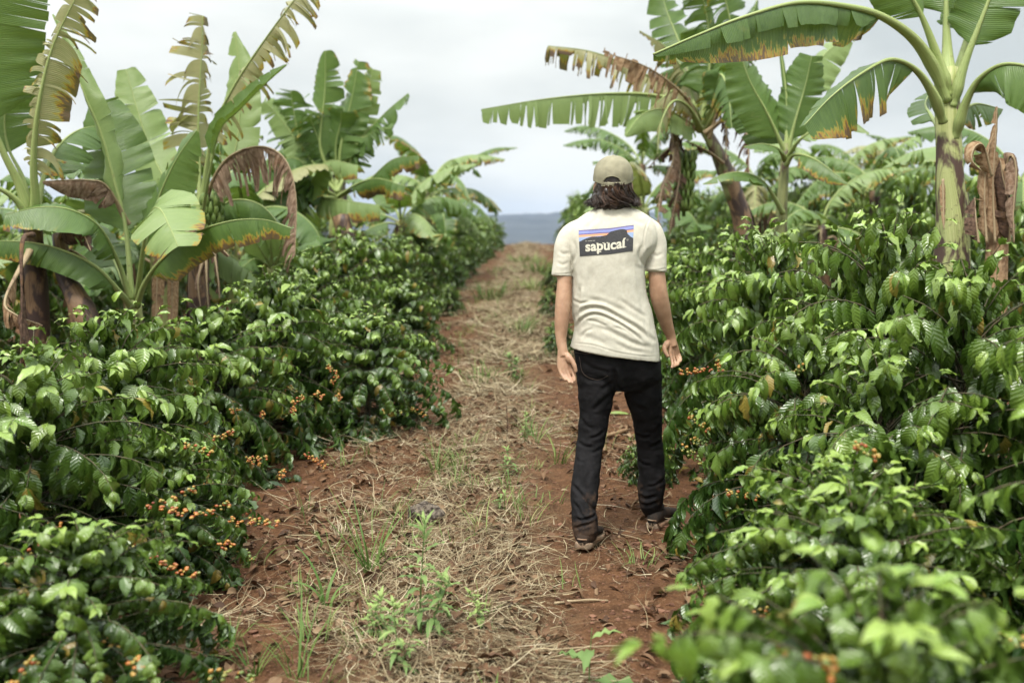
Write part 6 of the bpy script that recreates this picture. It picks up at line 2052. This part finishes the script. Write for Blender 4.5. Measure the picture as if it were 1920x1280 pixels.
        q, g, _ = tube(tf(np.vstack([tl, tl[:1]])), .006, 6); A.add(q, g)
        obj("collar", A.mesh("shoe_collar", M_SHOE), o)
        A = Acc()
        pt = np.stack([np.linspace(-.022, .022, 9), -.0035 + np.abs(np.linspace(-1, 1, 9)) ** 2 * .006, np.full(9, .052)], -1)
        q, g, _ = tube(tf(pt), .0035, 6); A.add(q, g)
        obj("heel_trim", A.mesh("shoe_heel_trim", M_SOLE), o)
    hl_ = PY(1091, 1031, 4.385); hl_.z = gzp(hl_.x, hl_.y) - .004
    shoe(hl_, -.30, .018, -.04)
    hr_ = PY(1222, 990, 4.745); hr_.z = gzp(hr_.x, hr_.y) - .004
    shoe(hr_, -.50, .010, .0)

    # ---- cap
    cc = PY(1149.5, 330, 4.555)
    nA, nT = 120, 46
    topz = PY(1149, 292.5, 4.555).z
    a_, b_ = .0880, .104
    v = []
    for i in range(nT + 1):
        t = i / nT
        for j in range(nA):
            th = 2 * PI * j / nA
            ca, sa = math.cos(th), math.sin(th)
            # rim height by direction: the back rim sits low, the sides a little higher
            rim = PY(1149, 350.5 - 11.5 * abs(ca) ** 2.2 - (6 if sa > 0 else 0) * max(0, sa), 4.5).z
            z = topz - (topz - rim) * t
            hh = (topz - z) / (topz - (PY(1149, 336, 4.555).z))
            r = (1 - max(0, 1 - hh) ** 2.35) ** (1 / 2.1) if hh < 1 else 1 - .05 * (hh - 1)
            seam_ = 1 - .010 * math.exp(-(((th * 3 / PI + .5) % 1 - .5) / .035) ** 2)
            r *= seam_
            v.append((cc.x + a_ * ca * r, cc.y + b_ * sa * r, z))
    v = np.array(v)
    v += nrmz(v - np.array(cc)) * (fbm(v * 24, 3, 81) * .004)[:, None]
    pix = project(v)
    bk = v[:, 1] < cc.y
    inside = bk & (((pix[:, 0] - 1147.5) / 17.0) ** 2 + (np.clip(342.5 - pix[:, 1], 0, 99) / 12.0) ** 2 < 1) & (pix[:, 1] < 342.5)
    q = []
    for i in range(nT):
        for j in range(nA):
            g = [i * nA + j, i * nA + (j + 1) % nA, (i + 1) * nA + (j + 1) % nA, (i + 1) * nA + j]
            if i == 0: pass
            if all(inside[x] for x in g): continue
            q.append(g)
    bvc = BVHTree.FromPolygons([tuple(x) for x in v], q)
    me = mesh_from("cap_crown", v - OFF, [np.array(q)], M_CAP)
    cap = obj("cap", me, body)
    sd_ = cap.modifiers.new("thick", "SOLIDIFY"); sd_.thickness = .0025; sd_.offset = -1

    def on_cap(px, py, lift=.001):
        d_ = ray(px, py).normalized()
        h = bvc.ray_cast(Vector((0, 0, CAMH)), d_)
        if h[0] is not None and h[0].y < cc.y: return np.array(h[0] - d_ * lift)
        # over the opening: on the dome surface
        p = PY(px, py, 4.45)
        k = math.sqrt(max(0, 1 - ((p.x - cc.x) / a_) ** 2))
        return np.array(PY(px, py, cc.y - b_ * k * .985))
    arch = [(1130.0 + 0, 343)] + [(1147.5 - 17.5 * math.cos(x), 342.5 - 12.3 * math.sin(x)) for x in np.linspace(.05, PI - .05, 15)] + [(1165, 343)]
    A = Acc(); q_, g, _ = tube(np.array([on_cap(*x) for x in arch]) - OFF, .0028, 6); A.add(q_, g)
    obj("opening_trim", A.mesh("cap_opening_trim", M_CAP), cap)
    A = Acc()
    for yy, rr in ((343.6, .0030), (346.3, .0034), (349.0, .0032)):
        q_, g, _ = tube(np.array([on_cap(x, yy + .0 - abs((x - 1148) / 22) ** 2 * .6) for x in np.linspace(1128, 1168, 22)]) - OFF, rr, 6, sq=1.0); A.add(q_, g)
    obj("strap", A.mesh("cap_strap", M_CAP), cap)
    A = Acc()
    for xx in (1131.5, 1150, 1162):
        q_, g, _ = tube(np.array([on_cap(xx, yy, .004) for yy in np.linspace(342.5, 350, 5)]) - OFF, .0016, 5); A.add(q_, g)
    obj("strap_loop", A.mesh("cap_strap_loop", mat_simple("dark_stitch", (.16, .14, .08), .8)), cap)
    e, ef = ellips((cc.x, cc.y, topz + .001), (.009, .009, .004), sub=2)
    A = Acc(); A.add(e - OFF, ef); obj("button", A.mesh("cap_button", M_CAP), cap)
    A = Acc()
    for (x, y) in ((1132, 312), (1166, 310)):
        p = on_cap(x, y, .001)
        e, ef = ellips(p, (.0022, .0012, .0022), sub=2); A.add(e - OFF, ef)
    obj("eyelet", A.mesh("cap_eyelet", mat_simple("dark_eyelet", (.09, .08, .05), .8)), cap)
    # brim at the front
    bv_ = []
    for i in range(9):
        r = i / 8
        for j in range(21):
            a = PI * (.14 + .72 * j / 20)
            x = cc.x + a_ * math.cos(a) * (.96 + .10 * r)
            y = cc.y + b_ * math.sin(a) * .97 + r * .075 * math.sin(a) ** .5
            z = PY(1149, 341, 4.5).z - .012 * r - .020 * math.cos(a) ** 2
            bv_.append((x, y, z))
    i = np.arange(8)[:, None] * 21; j = np.arange(20)[None]
    g = np.stack([i + j, i + j + 1, i + 22 + j, i + 21 + j], -1).reshape(-1, 4)
    br = obj("brim", mesh_from("cap_brim", np.array(bv_) - OFF, g, M_CAP), cap)
    sd_ = br.modifiers.new("thick", "SOLIDIFY"); sd_.thickness = .004

    # ---- hair
    rng = np.random.default_rng(42)
    hb = ringloft([(1122, 318, 1176, 318, .086, 4.55), (1119, 335, 1180, 335, .094, 4.55), (1118, 350, 1181, 350, .094, 4.548), (1114, 365, 1183, 364, .092, 4.545), (1112, 378, 1184, 375, .082, 4.54), (1114, 388, 1182, 384, .066, 4.53),
                   (1124, 393, 1172, 390, .045, 4.525)], 44, 2.2)
    bvv, bff, bn_ = fuse([hb], .005, 2)
    bn_ = normals(bvv, bff)
    # leave the face free
    keep = bvv[:, 1] > 4.60
    bvv[keep, 1] = 4.60 - (bvv[keep, 1] - 4.60) * .2
    pp = project(bvv)
    lock = np.sin(bvv[:, 0] * 190 + 7 * vnoise(bvv * 25, 4) + bvv[:, 2] * 30)
    bvv = bvv + bn_ * ((lock * .004 + fbm(bvv * 40, 3, 90) * .010) * np.clip((pp[:, 1] - 335) / 20, 0.1, 1))[:, None]
    A = Acc()
    A.add(bvv - OFF, bff, c=np.tile([.12, 0, 0], (len(bvv), 1)))
    hcx, hcy = hc.x, 4.548
    ncl = 64
    for cl in range(ncl):
        az = rng.uniform(-2.15, 2.15)          # 0 = straight back
        z0 = PY(1150, rng.uniform(344, 352) if cl > 16 else rng.uniform(352, 366), 4.5).z
        ln = (z0 - PY(1150, 383 + 9 * rng.random() + (3 if az < 0 else 0) - (6 if abs(az) > 1.5 else 0), 4.45).z)
        flip = rng.normal(0, .6)
        ph = rng.random() * 6; wl_ = rng.uniform(.040, .065); am = rng.uniform(.004, .010)
        outw = rng.uniform(.006, .030) * (1 + .5 * abs(math.sin(az)))
        tintc = np.clip(rng.beta(1.6, 2.4), 0, 1)
        for s_ in range(22):
            a = az + rng.normal(0, .075)
            dz = rng.normal(0, .003)
            l_ = ln * rng.uniform(.82, 1.06)
            pts = []
            curlr = rng.uniform(.4, 1.2)
            off = rng.uniform(-.003, .007)
            for i in range(15):
                t = i / 14
                rx = .076 + .013 * t; ry = .095 - .002 * t - .018 * t * t
                w1 = math.sin(ph + t * l_ / wl_ * 2 * PI * .55)
                aa = a + am / .09 * w1 * (.15 + t) * 2.6 + flip * .16 * t ** 2
                rr = 1 + (off + outw * t ** 3 * curlr + am * .7 * math.cos(ph + t * l_ / wl_ * 3.4) * (.2 + t)) / .09
                z = z0 + dz - l_ * t * (1 - .10 * t * t * curlr)
                pts.append((hcx + rx * rr * math.sin(aa), hcy - ry * rr * math.cos(aa) * (1.0 if abs(aa) < 1.6 else .6), z))
            q_, g, _ = tube(np.array(pts) - OFF, np.linspace(.0022, .0006, 15) * rng.uniform(.7, 1.3), 4, cap=False)
            A.add(q_, g, c=np.tile([np.clip(tintc + rng.normal(0, .12), 0, 1), 0, 0], (len(q_), 1)))
    obj("hair", A.mesh("hair", M_HAIR), body)
    return body


build_man()
# ------------------------------------------------------------ air
def build_haze():
    m = bpy.data.materials.new("haze_air")
    m.use_nodes = True
    nt = m.node_tree
    for n in list(nt.nodes): nt.nodes.remove(n)
    out = N(nt, "ShaderNodeOutputMaterial")
    v = N(nt, "ShaderNodeVolumePrincipled")
    v.inputs["Color"].default_value = (0.58, 0.72, 1.0, 1)
    v.inputs["Density"].default_value = 0.00006
    v.inputs["Anisotropy"].default_value = 0.0
    L(nt, v.outputs[0], out.inputs[1])
    x0, x1, y0, y1, z0, z1 = -5600, 5600, -420, 12100, -64, 270
    bm = bmesh.new()
    bmesh.ops.create_cube(bm, size=1)
    for q in bm.verts:
        q.co = Vector(((x0 + x1) / 2 + q.co.x * (x1 - x0), (y0 + y1) / 2 + q.co.y * (y1 - y0), (z0 + z1) / 2 + q.co.z * (z1 - z0)))
    me = bpy.data.meshes.new("haze")
    bm.to_mesh(me); bm.free()
    me.materials.append(m)
    tag(obj("haze", me), "thin blue air between the camera and the hills", kind="stuff")


build_haze()
S.cycles.use_denoising = True
